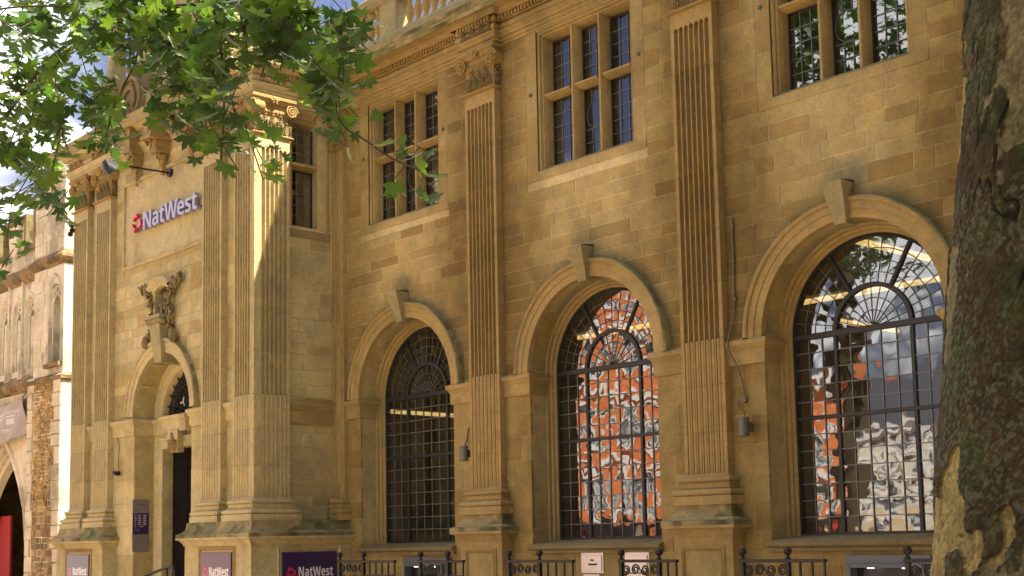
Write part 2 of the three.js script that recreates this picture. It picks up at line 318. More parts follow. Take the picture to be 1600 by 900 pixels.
// the return wall of the entrance bay, with its tall narrow window
const sideWall = (() => {
  const g = slab([[-(ZW - 0.31), 0], [0.005, 0], [0.005, 7.5], [-(ZW - 0.31), 7.5]], [rectPath(-0.72, -0.30, 5.56, 7.02)], -0.3, -0.0012);
  g.applyMatrix4(new THREE.Matrix4().makeBasis(new THREE.Vector3(0, 0, -1), new THREE.Vector3(0, 1, 0), new THREE.Vector3(1, 0, 0)).setPosition(XS, 0, 0));
  return mesh('wall', g, M.mortar, bank);
})();
mesh('wall', join([bx(-9.5, -9.2, 0, 7.5, -9, ZW - 0.31), bx(-9.5, XEND, 0, 7.5, -9.3, -9), bx(XEND - 0.3, XEND, 0, 7.5, -9, -0.41)]), M.stone, bank);
mesh('roof', join([bx(-9.45, XEND - 0.02, 7.44, 7.56, -9.25, -0.02), bx(-9.45, XS - 0.02, 7.44, 7.56, 0, ZW - 0.02)]), M.slate, bank);

// ashlar: irregular coursed blocks laid over the walls, cut round the openings
const TINTS = [[0.96, 0.94, 0.88], [0.90, 0.87, 0.80], [0.88, 0.84, 0.76], [0.85, 0.80, 0.70], [0.82, 0.76, 0.65], [0.79, 0.72, 0.60], [0.76, 0.68, 0.54], [0.70, 0.61, 0.46]];   // from washed pale to brown
function ashlar(parent, map, mat, u0, u1, v0, v1, { rects = [], circle = null, seed = 1, hMin = 0.115, hMax = 0.185, lMin = 0.2, lMax = 0.52, joint = 0.008, tints = TINTS, centre = map, zone = () => 0.4 } = {}) {
  const r = rng(seed); let v = v0;
  while (v < v1 - 0.03) {
    let h = lerp(hMin, hMax, r()); if (v + h > v1 - 0.06) h = v1 - v;
    const va = v + joint / 2, vb = v + h - joint / 2;
    let spans = [[u0, u1]];
    for (const [a, b, c, d] of rects) if (d > v + 0.02 && c < v + h - 0.02) spans = spans.flatMap(([s, e]) => (b <= s || a >= e ? [[s, e]] : [[s, a], [b, e]].filter(([p, q]) => q - p > 0.03)));
    if (circle && va < circle.y) spans = spans.flatMap(([s, e]) => { const a = circle.x - circle.half, b = circle.x + circle.half; return b <= s || a >= e ? [[s, e]] : [[s, a], [b, e]].filter(([p, q]) => q - p > 0.02); });
    if (circle && va >= circle.y && va < circle.y + circle.r) spans = spans.flatMap(([s, e]) => (s < circle.x && e > circle.x ? [[s, circle.x], [circle.x, e]] : [[s, e]]));
    for (const [s, e] of spans) {
      let u = s;
      while (u < e - 0.01) {
        let l = lerp(lMin, lMax, r()) * (h > 0.15 ? 0.9 : 1.15); if (u + l > e - lMin * 0.7) l = e - u;
        const ua = u + joint / 2, ub = u + l - joint / 2; u += l;
        const j = () => (r() - 0.5) * 0.005, w1 = 0.0006 + r() * 0.004;
        let pts = [[ua + j(), va + j()], [ub + j(), va + j()], [ub + j(), vb + j()], [ua + j(), vb + j()]];
        if (circle && va >= circle.y - 1e-3 && va < circle.y + circle.r) {
          const cy = (x) => { const d = circle.r * circle.r - (x - circle.x) ** 2; return d > 0 ? circle.y + Math.sqrt(d) : -9; };
          const xs = Array.from({ length: 25 }, (_, i) => lerp(ua, ub, i / 24)), keep = xs.filter((x) => cy(x) < vb - 0.008);
          if (keep.length < 2) continue;
          if (keep.length < xs.length || keep.some((x) => cy(x) > va)) { pts = [...keep.map((x) => [x, Math.max(va, cy(x))]), [keep[keep.length - 1], vb], [keep[0], vb]]; }
        }
        const c = tints[Math.floor(Math.pow(r(), lerp(1.0, 3.2, zone((ua + ub) / 2, (va + vb) / 2))) * tints.length)], q = vary(r, 0.05), tint = c.map((x) => x * q);
        const cu = (ua + ub) / 2, cv = (va + vb) / 2;
        stones.add(block(pts, -0.03, w1, 0.0025, tint, map), mat, parent, map(cu, cv, 0), ub - ua, vb - va);
      }
    }
    v += h;
  }
}
{
  const bays = [[XS + 0.22, PX[0] - PW / 2 + 0.004, -SBAY], [PX[0] + PW / 2 - 0.004, PX[1] - PW / 2 + 0.004, 0], [PX[1] + PW / 2 - 0.004, PX[2] - PW / 2 + 0.004, SBAY]];
  const paleT = [[0.95, 0.93, 0.88], [0.90, 0.87, 0.80], [0.86, 0.82, 0.74], [0.82, 0.77, 0.68]];
  bays.forEach(([a, b, cx], i) => {
    const near = (u, v) => clamp(sstep(1.15, 0.6, Math.abs(u - cx + 0.3 * (vn(v * 3, cx, 0, 4) - 0.5))) * sstep(4.3, 4.7, v) * sstep(5.9, 5.3, v) + 0.25 * (fbm(u * 0.9, v * 0.9, 2, 0, 19) - 0.3));
    ashlar(mainWall, MAINMAP, M.ashlar, a, b, YS + 0.02, 7.1, { rects: [[cx - 0.86, cx + 0.86, 5.42, 7.2]], circle: { x: cx, y: YS + 0.02, r: 1.03, half: RO + 0.1 }, seed: 11 + i, zone: near });
    for (const s of [-1, 1]) {                                    // dressed margin blocks up both sides of the upper window
      const r = rng(60 + i * 2 + s); let v = 5.42;
      while (v < 7.08) { let h = lerp(0.22, 0.42, r()); if (v + h > 6.95) h = 7.1 - v; const e = 0.86, q = [cx + s * 0.692, cx + s * e].sort((x, y) => x - y);
        const t = paleT[Math.floor(r() * 4)]; stones.add(block([[q[0], v + 0.002], [q[1] - 0.003, v + 0.002], [q[1] - 0.003, v + h - 0.002], [q[0], v + h - 0.002]], -0.03, 0.003, 0.002, t, MAINMAP), M.ashlar, mainWall, [cx + s * 0.78, v + h / 2, 0], 0.17, h); v += h; }
    }
    const sill = block([[cx - 0.86, 5.422], [cx + 0.86, 5.422], [cx + 0.86, 5.518], [cx - 0.86, 5.518]], -0.03, 0.006, 0.003, [0.9, 0.88, 0.82], MAINMAP);
    stones.add(sill, M.ashlar, mainWall, [cx, 5.47, 0], 1.7, 0.09);
    // the piers either side of the arched opening: bigger, paler, smooth blocks
    for (const [p, q] of [[a, cx - RO + 0.003], [cx + RO - 0.003, b]]) if (q - p > 0.05) {
      ashlar(mainWall, MAINMAP, M.ashlar, p, q, 1.46, 3.135, { seed: 90 + i * 3 + (p > cx ? 1 : 0), hMin: 0.17, hMax: 0.29, lMin: 0.14, lMax: 0.30, joint: 0.005, tints: [[0.94, 0.92, 0.86], [0.86, 0.80, 0.70], [0.78, 0.71, 0.60], [0.9, 0.86, 0.78]] });
    }
    ashlar(mainWall, MAINMAP, M.ashlar, a, b, 0.5, 1.455, { seed: 120 + i, hMin: 0.2, hMax: 0.3, lMin: 0.3, lMax: 0.6, joint: 0.006, tints: paleT });
  });
  // plain wall beyond the last pilaster
  ashlar(mainWall, MAINMAP, M.ashlar, PX[2] + PW / 2, XEND, 0.5, 7.1, { seed: 140, hMin: 0.18, hMax: 0.3, lMin: 0.4, lMax: 0.8 });
  // entrance front
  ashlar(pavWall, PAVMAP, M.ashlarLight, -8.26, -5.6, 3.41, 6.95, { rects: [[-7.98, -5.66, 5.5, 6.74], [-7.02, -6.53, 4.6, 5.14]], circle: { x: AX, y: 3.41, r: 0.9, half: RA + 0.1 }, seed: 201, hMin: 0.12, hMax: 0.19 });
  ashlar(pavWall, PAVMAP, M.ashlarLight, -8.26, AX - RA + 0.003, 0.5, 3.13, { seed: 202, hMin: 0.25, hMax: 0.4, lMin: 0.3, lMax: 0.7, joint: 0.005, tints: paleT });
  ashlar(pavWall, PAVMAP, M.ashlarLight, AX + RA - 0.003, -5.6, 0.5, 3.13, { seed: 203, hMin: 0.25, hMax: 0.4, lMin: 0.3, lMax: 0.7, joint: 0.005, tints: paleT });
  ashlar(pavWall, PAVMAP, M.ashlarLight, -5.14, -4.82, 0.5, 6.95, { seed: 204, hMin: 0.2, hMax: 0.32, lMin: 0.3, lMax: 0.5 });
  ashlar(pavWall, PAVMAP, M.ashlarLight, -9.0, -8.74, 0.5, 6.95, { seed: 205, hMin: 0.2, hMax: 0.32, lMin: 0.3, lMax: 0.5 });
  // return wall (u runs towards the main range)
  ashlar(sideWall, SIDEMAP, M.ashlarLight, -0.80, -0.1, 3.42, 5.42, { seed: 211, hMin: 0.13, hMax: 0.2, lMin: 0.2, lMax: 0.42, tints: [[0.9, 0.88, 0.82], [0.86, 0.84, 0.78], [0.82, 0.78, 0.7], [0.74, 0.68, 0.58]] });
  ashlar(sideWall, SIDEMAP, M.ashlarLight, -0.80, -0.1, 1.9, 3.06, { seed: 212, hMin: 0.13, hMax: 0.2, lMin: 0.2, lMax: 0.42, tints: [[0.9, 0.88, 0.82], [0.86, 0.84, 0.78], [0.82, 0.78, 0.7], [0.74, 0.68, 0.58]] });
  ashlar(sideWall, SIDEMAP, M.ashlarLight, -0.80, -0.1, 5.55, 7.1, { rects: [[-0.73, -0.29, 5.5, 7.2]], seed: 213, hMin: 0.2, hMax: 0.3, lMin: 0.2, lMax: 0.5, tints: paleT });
}

// ------------------------------------------------------------------ pilasters
function fluteProfile(w, d, n, lower) {                             // plan of the shaft, back on z = 0, front on z = d
  const e = 0.034, f = (w - 2 * e) / n, p = [[-w / 2, 0], [-w / 2, d]];
  for (let i = 0; i < n; i++) {
    const a = -w / 2 + e + i * f, x0 = a + 0.006, x1 = a + f - 0.006, c = (x0 + x1) / 2, h = (x1 - x0) / 2;
    if (!lower) for (let k = 0; k <= 8; k++) { const t = (Math.PI * k) / 8; p.push([c - h * Math.cos(t), d - 0.058 * Math.pow(Math.sin(t), 0.6)]); }
    else { p.push([x0, d], [x0 + 0.003, d - 0.016]); for (let k = 0; k <= 6; k++) { const t = (Math.PI * k) / 6; p.push([c - (h - 0.008) * Math.cos(t), d - 0.008 + 0.008 * Math.sin(t)]); } p.push([x1 - 0.003, d - 0.016], [x1, d]); }
  }
  p.push([w / 2, d], [w / 2, 0]); return p;
}
const NB = 2.17, NT = 6.60, CH = 0.5;
function shaftGeo(w, d) {
  const n = 7, e = 0.034, f = (w - 2 * e) / n, y = 6.43;
  const pts = [[-w / 2, NT]]; pts.push([-w / 2, y]);
  for (let i = 0; i < n; i++) { const a = -w / 2 + e + i * f, c = a + f / 2, h = f / 2 - 0.006; for (let k = 0; k <= 8; k++) { const t = Math.PI - (Math.PI * k) / 8; pts.push([c + h * Math.cos(t), y + h * 1.1 * Math.sin(t)]); } }
  pts.push([w / 2, y], [w / 2, NT]);
  const r = rng(Math.round(w * 1e4)), drum = (g) => { const t = lerp(0.86, 1, r()), n = g.attributes.position.count, a = new Float32Array(n * 3); for (let k = 0; k < n; k++) a.set([t, t * 0.985, t * 0.96], k * 3); g.setAttribute('color', new THREE.BufferAttribute(a, 3)); return g; };
  const cut = (prof, ys) => ys.slice(1).map((b, k) => drum(prism(prof, ys[k] + 0.0015, b - 0.0015)));
  return join([...cut(fluteProfile(w, d, n, true), [NB, 2.55, 2.98, 3.405]), ...cut(fluteProfile(w, d, n, false), [3.405, 3.93, 4.42, 5.0, 5.52, 6.02, y]), drum(slab(pts, [], d - 0.068, d)), drum(bx(-w / 2, w / 2, y, NT, 0, d - 0.068)), drum(bx(-w / 2 + 0.006, w / 2 - 0.006, NB, NT, 0, d - 0.072))]);
}
const around = (w, d) => [[-w / 2, 0], [-w / 2, d], [w / 2, d], [w / 2, 0]];
function baseProf() { return [[0.10, 1.885], [0.10, 1.965], [0.075, 1.965], ...arcPts(0.068, 1.998, 0.03, 0.03, -80, 90, 5), [0.05, 2.034], ...arcPts(0.066, 2.062, 0.03, 0.026, -100, -260, 5), [0.045, 2.092], ...arcPts(0.03, 2.118, 0.024, 0.024, -80, 90, 5), [0.012, 2.148], [0.006, NB], [-0.04, NB]]; }
function leaflet(g, x, y, z, a, b, c, rx, ry, rz) { const s = new THREE.SphereGeometry(1, 6, 4); s.scale(a, b, c); s.rotateX(rx); s.rotateY(ry); s.rotateZ(rz); s.translate(x, y, z); g.push(flat(s)); }
function acanthusLeaf(g, r, x, y, z, h, lean = 0) {                  // rib, paired lobes getting smaller upwards, tip curling out
  const P = (dx, dy, dz, a, b, c, rz) => leaflet(g, x + dx * Math.cos(lean) - dy * Math.sin(lean), y + dx * Math.sin(lean) + dy * Math.cos(lean), z + dz, a, b, c, 0, 0, rz + lean);
  P(0, h * 0.45, 0.006, h * 0.05, h * 0.5, 0.012, 0);
  for (let k = 0; k < 4; k++) for (const s of [-1, 1]) { const t = k / 3; P(s * h * lerp(0.24, 0.13, t), h * lerp(0.14, 0.76, t), 0.006 + 0.014 * t, h * 0.075, h * lerp(0.17, 0.12, t), 0.011, s * lerp(-1.0, -0.5, t) * vary(r, 0.15)); }
  P(0, h * 0.96, 0.03, h * 0.17, h * 0.085, 0.022, 0);
}
function acanthus(x0, x1, y0, y1, z, seed, step = 0.05, size = 1) {  // carved leafwork in overlapping rows
  const r = rng(seed), g = [], H = y1 - y0;
  if (H > 0.15) { const n = Math.max(2, Math.round((x1 - x0) / 0.11)); for (let row = 1; row >= 0; row--) for (let i = 0; i < n - row; i++) acanthusLeaf(g, r, lerp(x0, x1, (i + 0.5 + row * 0.5) / n), y0 + row * H * 0.36, z + (row ? 0 : 0.012), H * 0.62 * vary(r, 0.05), (r() - 0.5) * 0.1); }
  else { const n = Math.max(2, Math.round((x1 - x0) / (H * 0.75))); for (let i = 0; i < n; i++) { acanthusLeaf(g, r, lerp(x0, x1, (i + 0.5) / n), y0 - H * 0.05, z, H * 1.05, i % 2 ? 0.35 : -0.35); const t = new THREE.TorusGeometry(H * 0.16, H * 0.06, 5, 10, 5); t.rotateZ(i * 2.1); t.translate(lerp(x0, x1, (i + 1) / (n + 0.2)), y0 + H * (i % 2 ? 0.3 : 0.7), z + 0.016); g.push(flat(t)); } }
  return join(g);
}
function voluteGeo(r0 = 0.086, len = 0.15, side = 1) {                        // a scroll seen from its end, rolled along z
  const g = [], c = new THREE.CylinderGeometry(r0 * 0.9, r0 * 0.82, len, 20); c.rotateX(Math.PI / 2); g.push(flat(c));
  for (const s of [1]) { const pts = []; for (let i = 0; i <= 46; i++) { const t = i / 46, a = t * 4.6 * Math.PI, r = r0 * (1 - 0.86 * t); pts.push([side * r * Math.cos(a), r * Math.sin(a), s * (len / 2 + 0.004 + 0.012 * t)]); } g.push(tube(pts, 0.012, 70, 6)); }
  const e = new THREE.SphereGeometry(0.017, 8, 6); e.translate(0, 0, len / 2 + 0.014); g.push(flat(e));
  return join(g);
}
function addCapital(par, w, d, seed) {                              // composite capital standing on the neck of a shaft
  const y = NT, cap = mesh('capital', join([
    sweep(around(w, d), [[0, y], [0.03, y + 0.006], ...arcPts(0.022, y + 0.02, 0.016, 0.014, -80, 90, 4), [0.006, y + 0.038], [-0.03, y + 0.04]]),
    bx(-w / 2 + 0.012, w / 2 - 0.012, y + 0.035, y + 0.30, 0, d - 0.012),
    sweep(around(w - 0.03, d - 0.02), [[0, y + 0.27], [0.02, y + 0.28], [0.034, y + 0.31], [0.028, y + 0.345], [0.02, y + 0.35], [0.03, y + 0.41], [-0.05, y + 0.41]]),
  ]), M.carved, par);
  mesh('acanthus_carving', join([acanthus(-w / 2 + 0.03, w / 2 - 0.02, y + 0.05, y + 0.27, d - 0.004, seed, 0.056, 1.1), (() => { const g = acanthus(0.01, d, y + 0.05, y + 0.26, 0, seed + 1, 0.056, 1.0); g.rotateY(Math.PI / 2); g.translate(w / 2 - 0.01, 0, d); return g; })()]), M.greyCarved, par);
  const eggs = []; for (let i = 0; i < 7; i++) { const s = new THREE.SphereGeometry(0.02, 7, 5); s.scale(0.8, 1.25, 0.8); s.translate(lerp(-w / 2 + 0.1, w / 2 - 0.1, i / 6), y + 0.315, d + 0.012); eggs.push(flat(s)); }
  mesh('egg_moulding', join(eggs), M.carved, par);
  for (const s of [-1, 1]) { const v = voluteGeo(0.086, 0.15, s); v.translate(s * (w / 2 + 0.005), y + 0.352, d * 0.5 + 0.012); mesh('volute', v, M.carved, par); }
  const ab = mesh('abacus', sweep(around(w + 0.02, d + 0.02), [[0, y + 0.405], [0.012, y + 0.41], [0.03, y + 0.45], [0.05, y + 0.46], [0.05, y + CH], [-0.06, y + CH]]), M.carved, par);
  const fl = []; for (let i = 0; i < 6; i++) leaflet(fl, 0.036 * Math.cos(i * 1.047), y + 0.445 + 0.036 * Math.sin(i * 1.047), d + 0.07, 0.03, 0.018, 0.014, 0, 0.4, i * 1.047); leaflet(fl, 0, y + 0.445, d + 0.085, 0.018, 0.018, 0.018, 0, 0, 0);
  mesh('rosette', join(fl), M.carved, par);
  return cap;
}
function pilaster(w, d, seed, m = M.stone) {
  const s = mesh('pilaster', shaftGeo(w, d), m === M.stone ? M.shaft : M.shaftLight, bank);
  mesh('pilaster_base', sweep(around(w, d), baseProf()), m, s);
  addCapital(s, w, d, seed); return s;
}
const pil0 = pilaster(PW, 0.09, 31);
function clonePart(o, parent = bank) { const c = o.clone(); c.name = numbered(o.name.replace(/_\d+$/, '')); c.children.forEach((k) => { k.name = numbered(k.name.replace(/_\d+$/, '')); }); parent.add(c); return c; }
pil0.position.set(PX[0], 0, 0);
for (const x of [PX[1], PX[2]]) clonePart(pil0).position.set(x, 0, 0);
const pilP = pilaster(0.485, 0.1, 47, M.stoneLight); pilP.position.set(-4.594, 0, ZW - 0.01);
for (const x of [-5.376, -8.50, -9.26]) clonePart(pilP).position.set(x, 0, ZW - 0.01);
{ const q = pilaster(PW, 0.1, 53, M.stoneLight); q.rotation.y = Math.PI / 2; q.position.set(XS + 0.003, 0, 1.2875 - PW / 2 - 0.002); }
// the slim strip in the inner corner
mesh('corner_strip', join([prism([[XS, 0.001], [XS, 0.085], [-4.40, 0.085], [-4.395, 0.07], [-4.35, 0.07], [-4.345, 0.085], [-4.27, 0.085], [-4.26, 0.06], [-4.24, 0.06], [-4.24, 0.001]], 2.1, 6.62), sweep([[XS + 0.02, 0.16], [XS + 0.06, 0.085], [-4.24, 0.085], [-4.24, 0]], baseProf().map(([o, y]) => [o * 0.7, y]))]), M.stone, bank);
mesh('corner_strip_capital', join([sweep([[XS + 0.02, 0.13], [XS + 0.06, 0.085], [-4.24, 0.085], [-4.24, 0]], [[0, 6.6], [0.03, 6.61], [0.03, 6.64], [0, 6.65], [0.005, 6.86], [0.06, 6.96], [0.06, 7.1], [-0.03, 7.1]]), acanthus(XS + 0.06, -4.24, 6.67, 6.9, 0.09, 5, 0.05, 0.9)]), M.carved, bank);

// ------------------------------------------------------------------ pedestals
const capProf = [[0.0, 1.60], [0.012, 1.60], [0.02, 1.625], [0.045, 1.655], [0.055, 1.672], [0.085, 1.675], [0.085, 1.70]];
const wProf = [[0.085, 1.70], [0.085, 1.745], [0.06, 1.752], [0.025, 1.772], [-0.002, 1.805], [-0.014, 1.845], [-0.016, 1.89], [-0.12, 1.89]];
function pedestalPanel(par, x0, x1, y0, y1, z) {
  mesh('panel_moulding', sweepXY([[x0, y0], [x0, y1], [x1, y1], [x1, y0]], [[0.045, 0], [0.045, 0.012], [0.03, 0.026], [0.015, 0.014], [0.012, 0.022], [0, 0.004], [0, -0.001]], { z }), M.stone, par);
}
for (const [i, x] of PX.entries()) {
  const p = mesh('pedestal', join([bx(-0.34, 0.34, 0.2, 1.62, -0.02, 0.175), sweep([[-0.34, 0], [-0.34, 0.175], [0.34, 0.175], [0.34, 0]], capProf), sweep([[-0.34, 0], [-0.34, 0.175], [0.34, 0.175], [0.34, 0]], [[0.06, 0], [0.06, 0.18], [0.02, 0.22], [0, 0.24]])]), M.stone, bank);
  p.position.set(x, 0, 0);
  const w = mesh('weathering', sweep([[-0.34, 0], [-0.34, 0.175], [0.34, 0.175], [0.34, 0]], wProf), M.moss, p);
  pedestalPanel(p, -0.21, 0.21, 0.4, 1.47, 0.175);
}
function pavPedestal(plan, panels, weather = M.moss) {
  const poly = [...plan, [plan[plan.length - 1][0], Math.min(plan[0][1], plan[plan.length - 1][1])]].map((q) => [...q]);
  const p = mesh('pedestal', join([sweep(plan, [[0, 0.1], [0, 1.62]], { caps: false }), sweep(plan, capProf, { caps: false }), sweep(plan, [[0.06, 0], [0.06, 0.18], [0.02, 0.22], [0, 0.24]], { caps: false })]), M.stoneLight, bank);
  mesh('weathering', sweep(plan, wProf.map(([o, y], i, a) => (i === a.length - 1 ? [-0.3, y + 0.002] : [o, y])), { caps: false }), weather, p);
  for (const [a, b] of panels) pedestalPanel(p, a, b, 0.4, 1.545, 1.41);
  return p;
}
pavPedestal([[-5.78, 1.0], [-5.78, 1.41], [-4.2, 1.41], [-4.2, 0.0]], [[-5.36, -4.60]]);
pavPedestal([[-9.62, 0.6], [-9.62, 1.41], [-8.12, 1.41], [-8.12, 1.0]], [[-9.24, -8.48]]);
{ const m = sweepXY([[-1.02, 0.4], [-1.02, 1.53], [-0.20, 1.53], [-0.20, 0.4]], [[0.045, 0], [0.045, 0.012], [0.03, 0.026], [0.015, 0.014], [0, 0.004]]); m.applyMatrix4(new THREE.Matrix4().makeBasis(new THREE.Vector3(0, 0, -1), new THREE.Vector3(0, 1, 0), new THREE.Vector3(1, 0, 0)).setPosition(-4.2, 0, 0)); mesh('panel_moulding', m, M.stoneLight, bank); }

// ------------------------------------------------------------------ imposts, archivolts, keystones
const impProf = [[0.0, 3.135], [0.016, 3.14], [0.02, 3.165], [0.024, 3.17], [0.024, 3.265], [0.03, 3.27], [0.045, 3.30], [0.062, 3.315], [0.062, 3.35], [0.05, 3.362], [-0.03, 3.364]];
function impost(a, m = M.stone) { mesh('impost', sweep(a, impProf), m, bank); }
for (let i = -1; i <= 1; i++) {
  const c = i * SBAY, l = i === -1 ? XS + 0.215 : PX[i] + PW / 2 - 0.001 , L = i === -1 ? l : PX[i] + PW / 2, Rr = PX[i + 1] - PW / 2;
  impost([[L, 0.006], [c - RO, 0.006], [c - RO, -0.24]]);
  impost([[c + RO, -0.24], [c + RO, 0.006], [Rr, 0.006]]);
}
impost([[AX - RA, ZW - 0.28], [AX - RA, ZW], [-8.26, ZW]].reverse(), M.stoneLight);
impost([[AX + RA, ZW - 0.28], [AX + RA, ZW], [-5.6, ZW]], M.stoneLight);
impost([[-9.02, ZW], [-8.73, ZW]], M.stoneLight); impost([[-5.14, ZW], [-4.83, ZW]], M.stoneLight);
mesh('string_course', sweep([[XS, 0.78], [XS, 0.095]], [[0, 3.07], [0.02, 3.075], [0.03, 3.10], [0.02, 3.11], [0.012, 3.13], [0.012, 3.24], [0.03, 3.25], [0.045, 3.285], [0.055, 3.30], [0.055, 3.34], [0.03, 3.365], [0, 3.40]]), M.stone, bank);
const avProf = (r0, w) => [[0, -0.03], [0, 0.035], [0.012, 0.04], [w * 0.42, 0.04], [w * 0.45, 0.052], [w * 0.78, 0.055], [w * 0.82, 0.075], [w * 0.92, 0.085], [w, 0.078], [w, -0.005]];
function arch(cx, ys, r0, w, z, m = M.stone) {
  const gap = 0.12, seg = [[Math.PI, Math.PI / 2 + gap / r0], [Math.PI / 2 - gap / r0, 0]];
  const vs = 9;
  const a = mesh('archivolt', sweepXY(archPath(cx, ys, ys, r0, 64), avProf(r0, w), { z }), m, bank);
  const R0 = r0 + w;                                              // the green weathered extrados line
  mesh('hood_edge', sweepXY(archPath(cx, ys, ys, R0, 64), [[0, -0.005], [0, 0.08], [0.012, 0.07], [0.016, -0.005]], { z }), M.moss, a);
}
function keystone(cx, y0, y1, w0, w1, z0, z1) {                     // a wedge that grows outwards to its head
  const g = new Geo(), n = 5, L = (i) => lerp(y0, y1, i / n), wd = (i) => lerp(w0, w1, i / n) / 2, zz = (i) => z0 + (z1 - z0) * Math.pow(i / n, 1.2);
  for (let i = 0; i < n; i++) {
    g.quad([cx - wd(i), L(i), zz(i)], [cx + wd(i), L(i), zz(i)], [cx + wd(i + 1), L(i + 1), zz(i + 1)], [cx - wd(i + 1), L(i + 1), zz(i + 1)]);
    for (const s of [-1, 1]) g.quad([cx + s * wd(i), L(i), -0.02], [cx + s * wd(i), L(i), zz(i)], [cx + s * wd(i + 1), L(i + 1), zz(i + 1)], [cx + s * wd(i + 1), L(i + 1), -0.02]);
  }
  g.quad([cx - wd(n), y1, z1], [cx + wd(n), y1, z1], [cx + wd(n), y1 + 0.03, -0.02], [cx - wd(n), y1 + 0.03, -0.02]);
  g.quad([cx - wd(0), y0, z0], [cx + wd(0), y0, z0], [cx + wd(0), y0, -0.1], [cx - wd(0), y0, -0.1]);
  return g.build();
}
for (let i = -1; i <= 1; i++) { arch(i * SBAY, YS, RO - 0.002, 0.175, 0); mesh('keystone', keystone(i * SBAY, 4.21, 4.56, 0.115, 0.205, 0.085, 0.20), M.weathered, bank); }
arch(AX, 3.39, RA - 0.002, 0.19, ZW, M.stoneLight);

// ------------------------------------------------------------------ arched windows
function archWindow(cx) {
  const z = -0.34, R = 0.83, y0 = 1.575;
  mesh('window_reveal', sweepXY(archPath(cx, 1.5, YS, RO, 48), [[-0.0005, -0.23], [-0.02, -0.235], [-0.028, -0.27], [-0.05, -0.28], [-0.055, -0.30], [-0.075, -0.32], [-0.08, -0.345], [-0.1, -0.37]]), M.stone, bank);
  mesh('window_sill', sweep([[cx - RO - 0.02, 0], [cx + RO + 0.02, 0]], [[-0.3, 1.46], [0.05, 1.46], [0.05, 1.485], [0.035, 1.49], [0.035, 1.50], [0.075, 1.505], [0.08, 1.535], [0.03, 1.55], [-0.33, 1.592], [-0.38, 1.592]]), M.sillGrey, bank);
  const fr = mesh('arched_window', sweepXY(archPath(cx, y0, YS, R, 64), [[0, -0.03], [0, 0.012], [-0.035, 0.02], [-0.04, -0.02], [-0.04, -0.04]], { z }), M.frame, bank);
  const ri = R - 0.03, rf = 0.378, yt = YS, y2 = 2.63, mw = 0.018;
  const mk = (n, g) => mesh(n, g, M.frame, fr);
  mk('transom', rbox(cx - ri, cx + ri, yt - 0.026, yt + 0.026, z - 0.03, z + 0.022));
  mk('transom', rbox(cx - ri, cx + ri, y2 - 0.018, y2 + 0.018, z - 0.03, z + 0.016));
  mk('bottom_rail', rbox(cx - ri, cx + ri, y0, y0 + 0.04, z - 0.03, z + 0.018));
  for (const s of [-1, 1]) mk('mullion', rbox(cx + s * rf - mw, cx + s * rf + mw, y0 + 0.03, yt - 0.02, z - 0.03, z + 0.014));
  mk('fan_ring', sweepXY(archPath(cx, yt, yt, rf + 0.016, 40), [[0.004, -0.03], [0.004, 0.018], [-0.036, 0.018], [-0.036, -0.03]], { z }));
  for (const s of [-1, 1]) { const a = Math.PI / 2 + s * 0.53; mk('fan_bar', bar([cx + rf * Math.cos(a), yt + rf * Math.sin(a), z], [cx + ri * Math.cos(a), yt + ri * Math.sin(a), z], 0.026, 4)); }
  const lead = [], r = rng(Math.round(cx * 100) + 1000);
  const pane = (pts) => {                                          // hand-made quarry glass: every pane sits at its own slight angle and is a little wavy
    const c = pts.reduce((s, p) => [s[0] + p[0] / pts.length, s[1] + p[1] / pts.length], [0, 0]);
    const tx = (r() - 0.5) * 0.016, ty = (r() - 0.5) * 0.013, g = new THREE.BufferGeometry(), P = [], N = [];
    const n = 4, q = pts.length === 4 ? pts : [pts[0], pts[1], pts[2], pts[2]], seedx = r() * 90, seedy = r() * 90, wave = 0.008 + 0.018 * r();
    const V = (i, j) => { const s = i / n, t = j / n, x = lerp(lerp(q[0][0], q[1][0], s), lerp(q[3][0], q[2][0], s), t), y = lerp(lerp(q[0][1], q[1][1], s), lerp(q[3][1], q[2][1], s), t); return [x, y, z - 0.004 + (x - c[0]) * tx + (y - c[1]) * ty]; };
    const Nn = (v) => { const a = (vn(v[0] * 13 + seedx, v[1] * 13 + seedy, 0, 7) - 0.5) * wave - tx, b = (vn(v[0] * 13 + seedy, v[1] * 13 - seedx, 0, 8) - 0.5) * wave - ty, l = Math.hypot(a, b, 1); return [a / l, b / l, 1 / l]; };
    for (let i = 0; i < n; i++) for (let j = 0; j < n; j++) for (const [a, b] of [[i, j], [i + 1, j], [i + 1, j + 1], [i, j], [i + 1, j + 1], [i, j + 1]]) { const v = V(a, b); P.push(...v); N.push(...Nn(v)); }
    g.setAttribute('position', new THREE.Float32BufferAttribute(P, 3)); g.setAttribute('normal', new THREE.Float32BufferAttribute(N, 3)); boxUV(g);
    const xs = pts.map((p) => p[0]), ys = pts.map((p) => p[1]);
    panes.add(g, M.glass, fr, [c[0], c[1], z], Math.max(...xs) - Math.min(...xs), Math.max(...ys) - Math.min(...ys));
  };
  const LW = 0.0042;
  const cols = []; { const x = [-ri, -rf, rf, ri], k = [3, 5, 3]; for (let s = 0; s < 3; s++) for (let i = 0; i < k[s]; i++) cols.push([lerp(x[s], x[s + 1], i / k[s]), lerp(x[s], x[s + 1], (i + 1) / k[s])]); }
  const rows = []; { const y = [y0 + 0.03, y2, yt], k = [7, 5]; for (let s = 0; s < 2; s++) for (let i = 0; i < k[s]; i++) rows.push([lerp(y[s], y[s + 1], i / k[s]), lerp(y[s], y[s + 1], (i + 1) / k[s])]); }
  for (const [a, b] of cols) for (const [c, d] of rows) pane([[cx + a, c], [cx + b, c], [cx + b, d], [cx + a, d]]);
